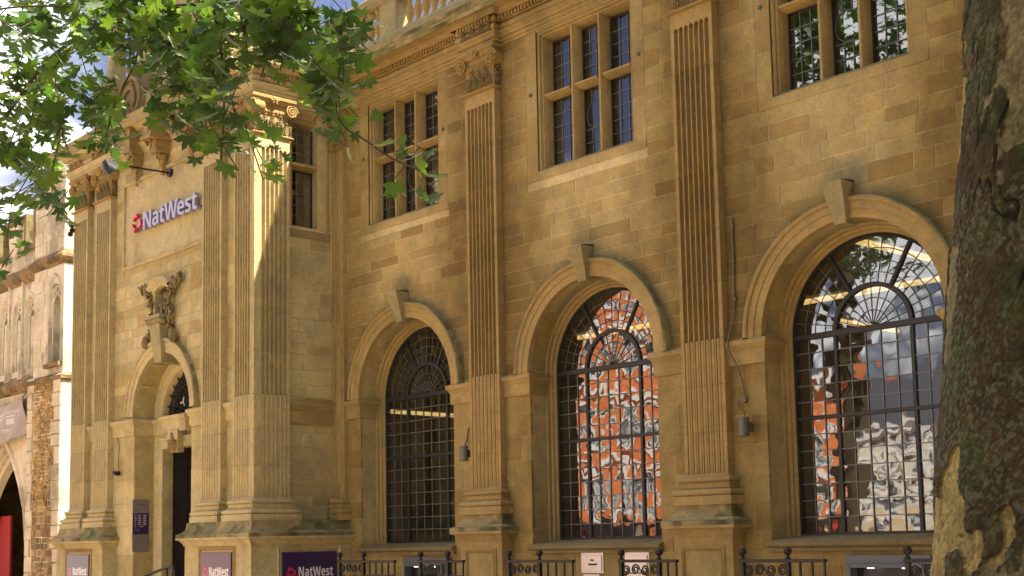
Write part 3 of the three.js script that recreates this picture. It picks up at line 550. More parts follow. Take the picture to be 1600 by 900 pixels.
  for (const [a] of cols.slice(1)) lead.push(bx(cx + a - LW, cx + a + LW, y0, yt, z - 0.01, z + 0.006));
  for (const [c] of rows.slice(1)) lead.push(bx(cx - ri, cx + ri, c - LW, c + LW, z - 0.009, z + 0.007));
  const pol = (rr, a) => [cx + rr * Math.cos(a), yt + rr * Math.sin(a)];
  const fan = (ra, rb, a0, a1, na, nr) => {
    for (let i = 0; i < na; i++) for (let j = 0; j < nr; j++) { const p = lerp(a0, a1, i / na), q = lerp(a0, a1, (i + 1) / na), u = lerp(ra, rb, j / nr), v = lerp(ra, rb, (j + 1) / nr); pane([pol(u, q), pol(u, p), pol(v, p), pol(v, q)]); }
    for (let i = 1; i < na; i++) { const p = lerp(a0, a1, i / na), A = pol(ra, p), B = pol(rb, p); lead.push(bar([...A, z], [...B, z], LW, 4)); }
    for (let j = 1; j < nr; j++) { const rr = lerp(ra, rb, j / nr), pts = []; for (let i = 0; i <= 16; i++) pts.push([...pol(rr, lerp(a0, a1, i / 16)), z]); lead.push(tube(pts, LW, 20, 4)); }
  };
  const A = 0.53, h = Math.PI / 2;
  fan(rf, ri, 0, h - A, 6, 4); fan(rf, ri, h - A, h + A, 6, 4); fan(rf, ri, h + A, Math.PI, 6, 4);
  fan(0.05, rf - 0.01, 0, Math.PI, 12, 3);
  mesh('leading', join(lead), M.lead, fr);
}
for (let i = -1; i <= 1; i++) archWindow(i * SBAY);

// ------------------------------------------------------------------ upper mullioned windows
function leadedLight(par, x0, x1, y0, y1, z, seed, medallion) {
  const r = rng(seed), nx = 3, ny = y1 - y0 > 0.62 ? 5 : 4, lead = [], f = 0.016;
  mesh('casement', sweepXY([[x0, y0], [x0, y1], [x1, y1], [x1, y0]], [[0, -0.02], [0, 0.01], [-f, 0.01], [-f, -0.02]], { closed: true, z }), M.frame, par);
  for (let i = 0; i < nx; i++) for (let j = 0; j < ny; j++) {
    const a = lerp(x0 + f, x1 - f, i / nx), b = lerp(x0 + f, x1 - f, (i + 1) / nx), c = lerp(y0 + f, y1 - f, j / ny), d = lerp(y0 + f, y1 - f, (j + 1) / ny), tx = (r() - 0.5) * 0.014, ty = (r() - 0.5) * 0.012, mx = (a + b) / 2, my = (c + d) / 2, Z = (x, y) => [x, y, z - 0.004 + (x - mx) * tx + (y - my) * ty];
    const g = new Geo(); g.quad(Z(a, c), Z(b, c), Z(b, d), Z(a, d)); panes.add(g.build(), M.glass, par, par.localToWorld(new THREE.Vector3(mx, my, z)).toArray(), b - a, d - c);
  }
  const yA = medallion ? lerp(y0, y1, 0.42) : 0, yB = medallion ? lerp(y0, y1, 0.8) : 0;
  for (let i = 1; i < nx; i++) { const x = lerp(x0 + f, x1 - f, i / nx); if (!medallion) lead.push(bx(x - 0.004, x + 0.004, y0, y1, z - 0.008, z + 0.006)); else lead.push(bx(x - 0.004, x + 0.004, y0, yA, z - 0.008, z + 0.006), bx(x - 0.004, x + 0.004, yB, y1, z - 0.008, z + 0.006)); }
  for (let j = 1; j < ny; j++) { const y = lerp(y0 + f, y1 - f, j / ny); if (!medallion || y < yA || y > yB) lead.push(bx(x0, x1, y - 0.004, y + 0.004, z - 0.007, z + 0.0055)); }
  if (medallion) { const p = [], c = [(x0 + x1) / 2, (yA + yB) / 2]; for (let i = 0; i <= 28; i++) { const a = (i / 28) * Math.PI * 2; p.push([c[0] + Math.cos(a) * (x1 - x0) * 0.42, c[1] + Math.sin(a) * (yB - yA) * 0.5, z]); } lead.push(tube(p, 0.005, 40, 4)); }
  mesh('leading', join(lead), M.lead, par);
}
for (let i = -1; i <= 1; i++) {
  const cx = i * SBAY, w = 0.69, y0 = 5.52, y1 = 7.068;
  const jamb = [[0.0, 0.004], [0, -0.012], [-0.028, -0.02], [-0.034, -0.045], [-0.05, -0.05], [-0.055, -0.06], [-0.062, -0.085], [-0.068, -0.10], [-0.07, -0.145], [-0.075, -0.16], [-0.075, -0.23]];
  const fr = mesh('mullioned_window', sweepXY([[cx - w, y0], [cx - w, y1], [cx + w, y1], [cx + w, y0]], jamb), M.stone, bank);
  mesh('window_sill', sweep([[cx - w, 0], [cx + w, 0]], [[-0.3, y0 - 0.0], [0.004, y0 + 0.001], [-0.02, y0 + 0.025], [-0.10, y0 + 0.05], [-0.24, y0 + 0.07], [-0.3, y0 + 0.07]]), M.sillGrey, fr);
  const ya = y0 + 0.055, yt0 = 6.315, yt1 = 6.395;
  const mull = (x) => mesh('mullion', prism([[x - 0.012, -0.045], [x - 0.042, -0.10], [x - 0.045, -0.2], [x + 0.045, -0.2], [x + 0.042, -0.10], [x + 0.012, -0.045]].reverse(), ya - 0.02, y1), M.stone, fr);
  mull(cx - 0.2); mull(cx + 0.2);
  for (const [a, b] of [[cx - w + 0.065, cx - 0.244], [cx - 0.156, cx + 0.156], [cx + 0.244, cx + w - 0.065]]) mesh('transom', sweep([[a, -0.2], [b, -0.2]], [[0, yt0], [0.09, yt0], [0.155, yt0 + 0.03], [0.155, yt1 - 0.03], [0.09, yt1], [0, yt1]]), M.stone, fr);
  const xs = [[cx - w + 0.075, cx - 0.245], [cx - 0.155, cx + 0.155], [cx + 0.245, cx + w - 0.075]];
  xs.forEach(([a, b], k) => { leadedLight(fr, a, b, ya, yt0, -0.175 - (k === 1 ? 0.012 : 0), 300 + i * 20 + k, k === 1); leadedLight(fr, a, b, yt1, y1 - 0.09, -0.175 - (k === 1 ? 0 : 0.012), 310 + i * 20 + k, false); });
}
// the narrow window in the return wall (built facing +z, then turned to face +x)
{
  const fr = new THREE.Mesh(sweepXY([[-0.79, 5.5], [-0.79, 7.06], [-0.13, 7.06], [-0.13, 5.5]], [[0.0, 0.0], [0, 0.012], [-0.04, 0.02], [-0.06, 0.008], [-0.065, -0.002], [-0.10, -0.012], [-0.13, -0.05], [-0.15, -0.06], [-0.165, -0.1], [-0.17, -0.2]]), M.stone);
  fr.name = numbered('mullioned_window'); fr.castShadow = fr.receiveShadow = true; bank.add(fr); fr.rotation.y = Math.PI / 2; fr.position.set(XS, 0, 0); fr.updateMatrixWorld(true);
  mesh('window_sill', sweep([[-0.80, 0], [-0.12, 0]], [[-0.2, 5.42], [0.012, 5.42], [0.02, 5.44], [0.02, 5.50], [0.005, 5.52], [-0.1, 5.575], [-0.2, 5.575]]), M.sillGrey, fr);
  mesh('transom', sweep([[-0.74, -0.2], [-0.2, -0.2]], [[0, 6.31], [0.12, 6.31], [0.20, 6.34], [0.20, 6.375], [0.12, 6.40], [0, 6.40]]), M.stone, fr);
  leadedLight(fr, -0.66, -0.30, 5.575, 6.31, -0.13, 402, false); leadedLight(fr, -0.66, -0.30, 6.40, 6.92, -0.12, 401, false);
}

// ------------------------------------------------------------------ entablature, cornice and balustrade
{
  const brk = 0.085, plan = [[XS + 0.05, 0]];
  for (const x of PX) plan.push([x - PW / 2 - 0.02, 0], [x - PW / 2 - 0.02, brk], [x + PW / 2 + 0.02, brk], [x + PW / 2 + 0.02, 0]);
  plan.push([XEND + 0.02, 0]);
  mesh('architrave', sweep(plan, [[-0.02, 7.085], [0.012, 7.085], [0.012, 7.115], [0.03, 7.122], [0.03, 7.155], [0.05, 7.162], [0.052, 7.185], [0.075, 7.205], [0.085, 7.21], [0.085, 7.225], [-0.02, 7.228]]), M.stone, bank);
  mesh('frieze', sweep(plan, [[0.02, 7.227], ...arcPts(0.018, 7.283, 0.05, 0.052, -85, 85, 8), [0.03, 7.337], [0.055, 7.34], [0.06, 7.35], [0.06, 7.40], [-0.02, 7.40]]), M.stone, bank);
  const dent = []; const DX = (x) => { let z = 0; for (const p of PX) if (Math.abs(x - p) < PW / 2 + 0.03) z = brk; return z; };
  for (let x = XS + 0.2; x < XEND; x += 0.052) dent.push(bx(x, x + 0.03, 7.347, 7.393, DX(x) + 0.055, DX(x) + 0.10));
  const db = mesh('dentil_band', join(dent), M.stone, bank); db.userData.kind = 'stuff';
  mesh('bed_moulding', sweep(plan, [[0.10, 7.395], [0.115, 7.398], [0.13, 7.415], [0.165, 7.43], [0.17, 7.44], [-0.02, 7.44]]), M.stone, bank);
  const cp = [[XS + 0.06, 0], [XEND + 0.02, 0]];
  mesh('cornice', sweep(cp, [[-0.02, 7.438], [0.30, 7.438], [0.30, 7.425], [0.325, 7.425]]), M.stone, bank);
  mesh('cornice_weathering', sweep(cp, [[0.325, 7.425], [0.33, 7.44], [0.33, 7.475], [0.345, 7.49], [0.36, 7.52], [0.36, 7.545], [0.30, 7.558], [0.16, 7.60], [-0.1, 7.60]]), M.moss, bank);
  for (const x of PX) { const c = mesh('carved_frieze', acanthus(x - PW / 2, x + PW / 2 + 0.02, 7.235, 7.335, brk + 0.055, 71, 0.05, 1.15), M.greyCarved, bank); }
  // balustrade
  const bp = [[XS + 0.5, 0], [XEND, 0]];
  mesh('balustrade_plinth', sweep([[XS - 0.1, 0.02], [XEND, 0.02]], [[-0.16, 7.56], [0.14, 7.60], [0.14, 7.74], [0.125, 7.76], [0.10, 7.785], [-0.16, 7.79]]), M.weathered, bank);
  mesh('balustrade_rail', sweep([[XS - 0.1, 0.02], [XEND, 0.02]], [[-0.12, 8.20], [0.10, 8.20], [0.115, 8.225], [0.14, 8.24], [0.14, 8.32], [0.12, 8.35], [-0.12, 8.38]]), M.weathered, bank);
  const lp = [[0.052, 0], [0.052, 0.03], [0.036, 0.045], [0.03, 0.07], [0.042, 0.11], [0.056, 0.16], [0.052, 0.21], [0.034, 0.27], [0.024, 0.32], [0.03, 0.345], [0.04, 0.36], [0.048, 0.375], [0.05, 0.41]].map((q) => new THREE.Vector2(...q));
  const bg = flat(new THREE.LatheGeometry(lp, 12)), piers = [-4.3, -3.2, ...PX, PX[0] + 1.5, PX[1] + 1.5];
  for (let x = -4.1; x < 3; x += 0.158) { if (piers.some((p) => Math.abs(p - x) < 0.26)) continue; const b = mesh('baluster', bg, M.stone, bank); b.position.set(x, 7.79, 0.04); }
  for (const x of piers) mesh('balustrade_pier', rbox(x - 0.17, x + 0.17, 7.78, 8.21, -0.1, 0.115, 0.008), M.weathered, bank);
  for (const x of [-0.79, 0.79]) for (let i = -1; i <= 1; i++) { const s = new THREE.SphereGeometry(0.022, 10, 8); s.scale(1, 1, 0.7); s.translate(i * SBAY + x, 6.39, 0.012); mesh('stud', flat(s), M.lampGrey, bank); }
}
// entrance bay entablature, running round both corners
{
  const plan = [[-9.52, -0.4], [-9.52, ZW], [-9.55, ZW], [-9.55, ZP + 0.02], [-8.18, ZP + 0.02], [-8.18, ZW], [-5.68, ZW], [-5.68, ZP + 0.02], [XC + 0.02, ZP + 0.02], [XC + 0.02, 0.74], [XS, 0.74], [XS, 0.07]];
  const o = 0;
  mesh('architrave', sweep(plan, [[-0.05, 7.085], [0.012, 7.085], [0.012, 7.115], [0.03, 7.122], [0.03, 7.155], [0.05, 7.162], [0.052, 7.185], [0.085, 7.21], [0.085, 7.228], [-0.05, 7.23]], { caps: false }), M.stoneLight, bank);
  mesh('frieze', sweep(plan, [[0.02, 7.227], ...arcPts(0.018, 7.283, 0.05, 0.052, -85, 85, 6), [0.03, 7.337], [0.055, 7.34], [0.06, 7.35], [0.06, 7.40], [-0.1, 7.40]], { caps: false }), M.stoneLight, bank);
  const dent = []; for (let x = -9.5; x < -4.35; x += 0.052) { const z = (x < -8.18 || x > -5.68 ? ZP + 0.02 : ZW); dent.push(bx(x, x + 0.03, 7.347, 7.393, z + 0.055, z + 0.10)); }
  for (let z = 0.15; z < 1.28; z += 0.052) { const x = z > 0.74 ? XC + 0.02 : XS; dent.push(bx(x + 0.055, x + 0.10, 7.347, 7.393, z, z + 0.03)); }
  const db = mesh('dentil_band', join(dent), M.stoneLight, bank); db.userData.kind = 'stuff';
  mesh('bed_moulding', sweep(plan, [[0.10, 7.395], [0.115, 7.398], [0.13, 7.415], [0.165, 7.43], [0.17, 7.44], [-0.1, 7.44]], { caps: false }), M.stoneLight, bank);
  const cp = [[-9.55, -0.4], [-9.55, ZP + 0.02], [-8.15, ZP + 0.02], [-8.15, ZW + 0.03], [-5.7, ZW + 0.03], [-5.7, ZP + 0.02], [XC + 0.02, ZP + 0.02], [XC + 0.02, 0.36]];
  mesh('cornice', sweep(cp, [[-0.05, 7.438], [0.22, 7.438], [0.22, 7.425], [0.245, 7.425]], { caps: false }), M.stoneLight, bank);
  mesh('cornice_weathering', sweep(cp, [[0.245, 7.425], [0.25, 7.44], [0.25, 7.475], [0.265, 7.49], [0.28, 7.52], [0.28, 7.545], [0.2, 7.56], [0.06, 7.60], [-0.4, 7.62]], { caps: false }), M.weathered, bank);
  for (const [a, b, s] of [[-9.5, -9.02, 1], [-8.74, -8.24, 2], [-5.62, -5.13, 3], [-4.84, -4.36, 4]]) mesh('carved_frieze', acanthus(a, b, 7.235, 7.335, ZP + 0.075, s, 0.05, 1.15), M.carved, bank);
  { const g = acanthus(-1.28, -0.78, 7.235, 7.335, 0.05, 9, 0.05, 1.15); g.rotateY(Math.PI / 2); g.translate(XC + 0.02, 0, 0); mesh('carved_frieze', g, M.carved, bank); }
  // three carved brackets under the cornice between the pilaster pairs
  for (const x of [-7.52, -6.75, -5.98]) {
    const big = Math.abs(x + 6.75) < 0.1 ? 1.25 : 0.9, g = [];
    g.push(bx(x - 0.09 * big, x + 0.09 * big, 7.1, 7.43, ZW, ZW + 0.24 * big), bx(x - 0.11 * big, x + 0.11 * big, 7.07, 7.11, ZW, ZW + 0.26 * big), bx(x - 0.075 * big, x + 0.075 * big, 6.9, 7.08, ZW, ZW + 0.17 * big));
    const b = mesh('bracket', join(g), M.carved, bank), l = [];
    const r = rng(Math.round(-x * 100)); for (let k = 0; k < 26; k++) { const t = r(), y = lerp(6.7, 7.1, t); leaflet(l, x + (r() - 0.5) * 0.17 * big * (0.3 + t), y, ZW + 0.03 + 0.2 * big * t, 0.022, 0.045, 0.022, -0.4, (r() - 0.5) * 2, (r() - 0.5) * 1.4); }
    const p = new THREE.ConeGeometry(0.06 * big, 0.2 * big, 8); p.rotateX(Math.PI); p.translate(x, 6.76, ZW + 0.07); l.push(flat(p)); const q = new THREE.SphereGeometry(0.03 * big, 8, 6); q.translate(x, 6.64, ZW + 0.06); l.push(flat(q));
    mesh('pendant', join(l), M.carved, b);
  }
  // recessed sign panel
  mesh('sign_panel', bx(-7.95, -5.69, 5.54, 6.70, ZW - 0.02, ZW + 0.004), M.stoneLight, bank);
  mesh('panel_moulding', sweepXY([[-7.95, 5.54], [-7.95, 6.70], [-5.69, 6.70], [-5.69, 5.54]], [[0, 0], [0, 0.03], [0.02, 0.045], [0.035, 0.03], [0.045, 0.03], [0.05, -0.01]], { closed: true, z: ZW + 0.002 }), M.stoneLight, bank);
}
// ------------------------------------------------------------------ the door in its arched recess
{
  const zd = ZW - 0.29, x0 = -7.33, x1 = -6.31;
  const dw = mesh('door_surround', slab([[AX - RA - 0.02, 0], [AX + RA + 0.02, 0], [AX + RA + 0.02, 3.15], [AX - RA - 0.02, 3.15]], [[[x0, 0.001], [x1, 0.001], [x1, 2.94], [x0, 2.94]]], zd - 0.2, zd), M.stoneLight, bank);
  mesh('door_architrave', sweepXY([[x0, 0], [x0, 2.94], [x1, 2.94], [x1, 0]], [[-0.006, -0.15], [-0.006, 0.02], [0.03, 0.03], [0.09, 0.03], [0.11, 0.055], [0.14, 0.055], [0.15, 0]], { z: zd }), M.stoneLight, dw);
  mesh('door_cornice', sweep([[AX - RA, zd], [AX - 0.30, zd], [AX - 0.30, zd + 0.1], [AX + 0.30, zd + 0.1], [AX + 0.30, zd], [AX + RA, zd]], impProf), M.stoneLight, dw);
  mesh('fanlight_arch', sweepXY(archPath(AX, 3.36, 3.36, RA, 40), [[0.02, 0], [-0.08, -0.01], [-0.1, -0.03], [-0.15, -0.04], [-0.17, -0.08], [-0.18, -0.2]], { z: zd }), M.stoneLight, dw);
  const fan = []; for (let k = 1; k < 12; k++) { const a = (k * Math.PI) / 12; fan.push(bar([AX + 0.08 * Math.cos(a), 3.38 + 0.08 * Math.sin(a), zd - 0.1], [AX + 0.62 * Math.cos(a), 3.38 + 0.62 * Math.sin(a), zd - 0.1], 0.012, 4)); }
  for (const rr of [0.2, 0.42]) { const p = []; for (let k = 0; k <= 20; k++) { const a = (k * Math.PI) / 20; p.push([AX + rr * Math.cos(a), 3.38 + rr * Math.sin(a), zd - 0.1]); } fan.push(tube(p, 0.01, 24, 5)); }
  const fl = mesh('fanlight', (() => { const g = new THREE.CircleGeometry(0.64, 32, 0, Math.PI); g.translate(AX, 3.36, zd - 0.13); return flat(g); })(), M.windowDark, dw);
  mesh('fan_grille', join(fan), M.iron, dw);
  const st = []; for (let k = 0; k < 3; k++) { const a = 1.2 + k * 2.09; st.push(bar([AX - 0.12, 3.56, zd - 0.08], [AX - 0.12 + 0.07 * Math.cos(a), 3.56 + 0.07 * Math.sin(a), zd - 0.08], 0.01, 5)); } mesh('white_sticker', join(st), M.white, dw);
  const dl = mesh('door', join([rbox(x0, (x0 + x1) / 2 - 0.005, 0, 2.94, zd - 0.2, zd - 0.14), rbox((x0 + x1) / 2 + 0.005, x1, 0, 2.94, zd - 0.2, zd - 0.14)]), M.dark, bank);
  for (const s of [0, 1]) for (const [ya, yb] of [[0.25, 1.1], [1.25, 2.1], [2.2, 2.8]]) mesh('door_panel', rbox(lerp(x0, x1, s * 0.5) + 0.08, lerp(x0, x1, s * 0.5 + 0.5) - 0.08, ya, yb, zd - 0.15, zd - 0.128), M.dark, dl);
  // carved console over the door cornice
  const con = [bx(AX - 0.14, AX + 0.14, 3.02, 3.16, zd, zd + 0.14), bx(AX - 0.1, AX + 0.1, 2.86, 3.03, zd + 0.02, zd + 0.11)], c = mesh('console', join(con), M.stoneLight, dw);
  mesh('acanthus_carving', acanthus(AX - 0.11, AX + 0.11, 2.86, 3.12, zd + 0.13, 61, 0.05, 1.2), M.carved, dw);
  // coffers of the barrel vault: raised ribs
  for (const a of [0.55, 1.05, 2.09, 2.59]) { const g = bx(-0.02, 0.02, -0.012, 0.012, -0.22, -0.04); g.rotateZ(a + Math.PI / 2); g.translate(AX + (RA - 0.008) * Math.cos(a), 3.39 + (RA - 0.008) * Math.sin(a), ZW); mesh('coffer_rib', g, M.stoneLight, bank); }
  // keystone console, little niche with a carved stone gatehouse, and the scrolled leafwork either side
  mesh('keystone', keystone(AX + 0.03, 4.05, 4.56, 0.2, 0.30, ZW + 0.09, ZW + 0.15), M.weathered, bank);
  const gad = []; for (let k = 0; k < 6; k++) { const s = new THREE.SphereGeometry(0.045, 8, 6); s.scale(0.8, 1.1, 1.6); s.translate(AX + 0.03 + lerp(-0.17, 0.17, k / 5), 4.6, ZW + 0.12); gad.push(flat(s)); }
  gad.push(rbox(AX - 0.19, AX + 0.25, 4.63, 4.68, ZW, ZW + 0.19, 0.01)); mesh('gadrooned_sill', join(gad), M.weathered, bank);
  const nx = AX + 0.045;
  const niche = mesh('niche', join([bx(nx - 0.26, nx - 0.19, 4.64, 5.1, ZW - 0.2, ZW + 0.05), bx(nx + 0.19, nx + 0.26, 4.64, 5.1, ZW - 0.2, ZW + 0.05)]), M.stoneLight, bank);
  mesh('niche_hood', sweepXY(arcPts(nx, 4.86, 0.36, 0.3, 140, 40, 12), [[0, -0.01], [-0.07, -0.01], [-0.07, 0.06], [-0.02, 0.09], [0.02, 0.13], [0.05, 0.12], [0.05, -0.01]], { z: ZW }), M.stoneLight, niche);
  mesh('niche_back', bx(nx - 0.24, nx + 0.24, 4.62, 5.2, ZW - 0.34, ZW - 0.305), M.dark, niche);
  const h = [bx(nx - 0.1, nx - 0.04, 4.68, 4.84, ZW - 0.08, ZW + 0.02), bx(nx + 0.04, nx + 0.1, 4.68, 4.84, ZW - 0.08, ZW + 0.02), bx(nx - 0.04, nx + 0.04, 4.78, 4.84, ZW - 0.08, ZW + 0.01), bx(nx - 0.13, nx + 0.13, 4.84, 4.865, ZW - 0.09, ZW + 0.03)];
  { const c2 = new THREE.ConeGeometry(0.1, 0.1, 4); c2.rotateY(0.785); c2.translate(nx, 4.91, ZW - 0.03); h.push(flat(c2)); h.push(bx(nx - 0.035, nx + 0.035, 4.93, 5.0, ZW - 0.06, ZW)); }
  mesh('carved_gatehouse', join(h), M.greyCarved, niche);
  for (const s of [-1, 1]) {
    const g = [], X = (t) => nx + s * (0.27 + (t < 0.25 ? 0.14 * (1 - t / 0.25) : 0) + (t > 0.82 ? 0.12 * ((t - 0.82) / 0.18) : 0.02 * Math.sin(t * 18)));
    const sp = []; for (let k = 0; k <= 20; k++) sp.push([X(k / 20), lerp(4.3, 5.14, k / 20), ZW + 0.06 + 0.03 * Math.sin(k)]); g.push(tube(sp, 0.024, 30, 7));
    const r = rng(70 + s); for (let k = 0; k < 60; k++) { const t = r(); leaflet(g, X(t) + (r() - 0.5) * 0.1, lerp(4.28, 5.16, t), ZW + 0.05 + r() * 0.06, 0.018, 0.036, 0.014, r() * 2, r() * 2, r() * 3); }
    for (let k = 0; k < 24; k++) { const t = r(); leaflet(g, nx + s * (0.32 + t * 0.26), 5.08 + 0.1 * t - r() * 0.1, ZW + 0.05 + r() * 0.05, 0.02, 0.05, 0.02, r(), r(), s * -0.5 + (r() - 0.5)); }
    const b = new THREE.SphereGeometry(0.1, 10, 8); b.scale(0.6, 0.9, 0.6); b.translate(nx + s * 0.38, 4.36, ZW + 0.08); g.push(flat(b));
    mesh('scrolled_leafwork', join(g), M.greyCarved, bank);
  }
}
// ------------------------------------------------------------------ attic over the entrance: block, scaled scrolls, pinnacle
{
  const a = mesh('attic', join([rbox(-8.5, -5.3, 7.58, 8.0, -0.2, 1.1, 0.01), rbox(-8.1, -5.7, 7.98, 10.2, 0.1, 0.9, 0.01), rbox(-8.3, -5.5, 10.2, 10.4, 0.0, 1.05, 0.02)]), M.weathered, bank);
  for (const x of [-7.95, -7.3, -6.5, -5.85]) mesh('attic_pilaster', rbox(x - 0.12, x + 0.12, 8.0, 10.2, 0.88, 1.0, 0.01), M.weathered, a);
  for (const s of [-1, 1]) {
    const cx = -6.9 + s * 1.05, g = [];
    for (let k = 0; k < 12; k++) for (let j = 0; j < 7; j++) { const t = k / 12, ang = lerp(0.1, 1.5, t); leaflet(g, cx + s * (0.15 - 0.45 * Math.cos(ang) * 0.6) + 0, 7.75 + 0.75 * Math.sin(ang), lerp(0.55, 1.15, j / 6), 0.05, 0.045, 0.055, 0.3, 0, s * 0.6); }
    const body = new THREE.CylinderGeometry(0.36, 0.36, 0.62, 20); body.rotateX(Math.PI / 2); body.translate(cx, 7.98, 0.84); g.push(flat(body));
    const pts = []; for (let i = 0; i <= 40; i++) { const t = i / 40, q = t * 4 * Math.PI, r = 0.38 * (1 - 0.8 * t); pts.push([cx + s * r * Math.cos(q), 7.98 + r * Math.sin(q), 1.17]); } g.push(tube(pts, 0.035, 60, 6));
    mesh('scaled_scroll', join(g), M.greyCarved, a);
  }
  const ob = new THREE.CylinderGeometry(0.05, 0.16, 1.9, 4); ob.rotateY(Math.PI / 4); ob.translate(-8.75, 9.4, 1.0);
  mesh('pinnacle', join([flat(ob), rbox(-8.95, -8.55, 7.6, 8.35, 0.8, 1.2, 0.01), rbox(-9.0, -8.5, 8.33, 8.46, 0.75, 1.25, 0.01)]), M.weathered, a);
}
stones.place(); panes.place();

// ------------------------------------------------------------------ inside the banking hall
{
  const hall = mesh('hall_floor', bx(-9.19, XEND - 0.31, 0.02, 0.14, -8.99, -0.41), M.carpet, bank);
  mesh('hall_ceiling', bx(-9.19, XEND - 0.31, 4.78, 4.95, -8.99, -0.41), M.ceiling, bank);
  mesh('hall_partition', join([bx(-9.19, XEND - 0.31, 0.14, 4.77, -6.9, -6.8), bx(-4.75, -4.6, 0.14, 4.77, -6.79, -2.5)]), M.room, bank);
  mesh('upper_partition', join([bx(-9.19, XEND - 0.31, 4.96, 7.43, -4.0, -3.9), bx(-1.6, -1.5, 4.96, 7.43, -3.89, -0.41), bx(1.5, 1.6, 4.96, 7.43, -3.89, -0.41)]), M.room, bank);
  for (let k = 0; k < 5; k++) { const x = -3.6 + k * 2.3; mesh('ceiling_beam', bx(x - 0.12, x + 0.12, 4.5, 4.77, -6.79, -0.42), M.ceiling, bank); }
  mesh('desk_screen', join([bx(-3.9, -2.2, 0.15, 1.9, -3.2, -3.12), bx(-1.2, 1.4, 0.15, 1.75, -3.6, -3.5), bx(2.4, 5.2, 0.15, 1.9, -3.1, -3.0)]), M.wood, bank);
}
const warm = new THREE.Color(1, 0.66, 0.22);
function stripLight(a, b, label) {
  const A = new THREE.Vector3(...a), B = new THREE.Vector3(...b), c = A.clone().add(B).multiplyScalar(0.5), L = A.distanceTo(B), alongX = Math.abs(A.x - B.x) > Math.abs(A.z - B.z);
  const t = thing('strip_light', label, 'strip light', c.toArray(), alongX ? 0 : Math.PI / 2, 'strip lights hanging in the banking hall');
  mesh('housing', bx(-L / 2, L / 2, 0.03, 0.06, -0.035, 0.035), M.white, t);
  const tubeMat = M.tube ??= std(lin(0.9, 0.85, 0.7), { emissive: warm, emissiveIntensity: 0.24 });
  mesh('lamp_tube', flat(new THREE.CylinderGeometry(0.026, 0.026, L * 0.98, 10).rotateZ(Math.PI / 2)), tubeMat, t);
  for (const s of [-1, 1]) mesh('hanger', bar([s * L * 0.35, 0.08, 0], [s * L * 0.35, 4.78 - c.y, 0], 0.008, 5), M.lampGrey, t);
  const l = new THREE.RectAreaLight(warm, 0.35, L, 0.07); l.position.set(0, -0.045, 0); l.rotation.x = -Math.PI / 2; t.add(l);
}
stripLight([-2.7, 4.2, -2.55], [-0.9, 4.2, -2.55], 'long warm strip light seen through the fan of the middle arched window');
stripLight([0.4, 4.2, -2.8], [2.4, 4.2, -2.8], 'warm strip light crossing the fan of the right arched window level with its inner ring');
stripLight([2.81, 4.2, -0.5], [2.81, 4.2, -2.2], 'warm strip light at the top of the right arched window, running into the room');
stripLight([0.15, 4.2, -4.2], [0.15, 4.2, -5.6], 'short warm strip light seen low inside the inner ring of the right arched window');
stripLight([-6.5, 3.55, -2.3], [-6.5, 3.55, -4.2], 'warm strip light in the dark left arched window just under its upper transom');

// ------------------------------------------------------------------ signs
const font = await new FontLoader().loadAsync('fonts/droid/droid_sans_bold.typeface.json');
function letters(text, capH, width, depth, mat, parent, x, y, z, extra) {
  let pen = 0; const list = [];
  for (const ch of text) {
    const g = new TextGeometry(ch, { font, size: 1, depth: 0.2, curveSegments: 5, bevelEnabled: false }); const adv = (font.data.glyphs[ch].ha / font.data.resolution) * 1; list.push([ch, g, pen]); pen += adv * 0.94;
  }
  const sx = width / pen, sy = capH / 0.96;
  for (const [ch, g, p] of list) { g.translate(p, 0, 0); g.scale(sx, sy, depth / 0.2); g.translate(x, y, z); mesh(extra ?? 'letter', flat(g), mat, parent); }
}
function chevron(s) { return shapeOf([[0, 1.0 * s], [0.46 * s, 0.74 * s], [0.42 * s, 0.30 * s], [0, 0.5 * s], [-0.42 * s, 0.30 * s], [-0.46 * s, 0.74 * s]]); }
{
  const t = thing('fascia_lettering', 'raised lilac letters with red emblem on the recessed panel above the entrance', 'sign', [-6.8, 5.95, ZW + 0.012]);
  const ex = [-7.50, 6.09];
  for (let k = 0; k < 3; k++) {
    const g = new THREE.ExtrudeGeometry(chevron(0.138), { depth: 0.05, bevelEnabled: true, bevelSize: 0.004, bevelThickness: 0.004, bevelSegments: 1 }); g.translate(0, 0.022, 0); g.rotateZ(k * 2.0944 + 0.25); g.scale(1.04, 0.93, 1); g.translate(ex[0] + 6.8, ex[1] - 5.95, 0.02); mesh('emblem_chevron', flat(g), M.red, t);
  }
  letters('NatWest', 0.235, 1.53, 0.055, M.letter, t, -7.30 + 6.8, 0.0, 0.02);
  const tr = new THREE.Mesh(bx(-0.72, 1.05, 0.03, 0.05, 0, 0.018), M.lampGrey); tr.name = numbered('mounting_rail'); tr.castShadow = true; t.add(tr);
}
function canvas(w, h, draw) { const c = document.createElement('canvas'); c.width = w; c.height = h; const x = c.getContext('2d'); draw(x, w, h); const t = new THREE.CanvasTexture(c); t.colorSpace = THREE.SRGBColorSpace; t.anisotropy = 8; return t; }
function emblem2d(x, cx, cy, s, col) { x.fillStyle = col; for (let k = 0; k < 3; k++) { x.save(); x.translate(cx, cy); x.rotate(k * 2.0944 - 0.25); x.beginPath(); [[0, -0.98], [0.5, -0.68], [0.5, -0.18], [0, -0.45], [-0.5, -0.18], [-0.5, -0.68]].forEach((p, i) => x[i ? 'lineTo' : 'moveTo'](p[0] * s, p[1] * s)); x.fill(); x.restore(); } }
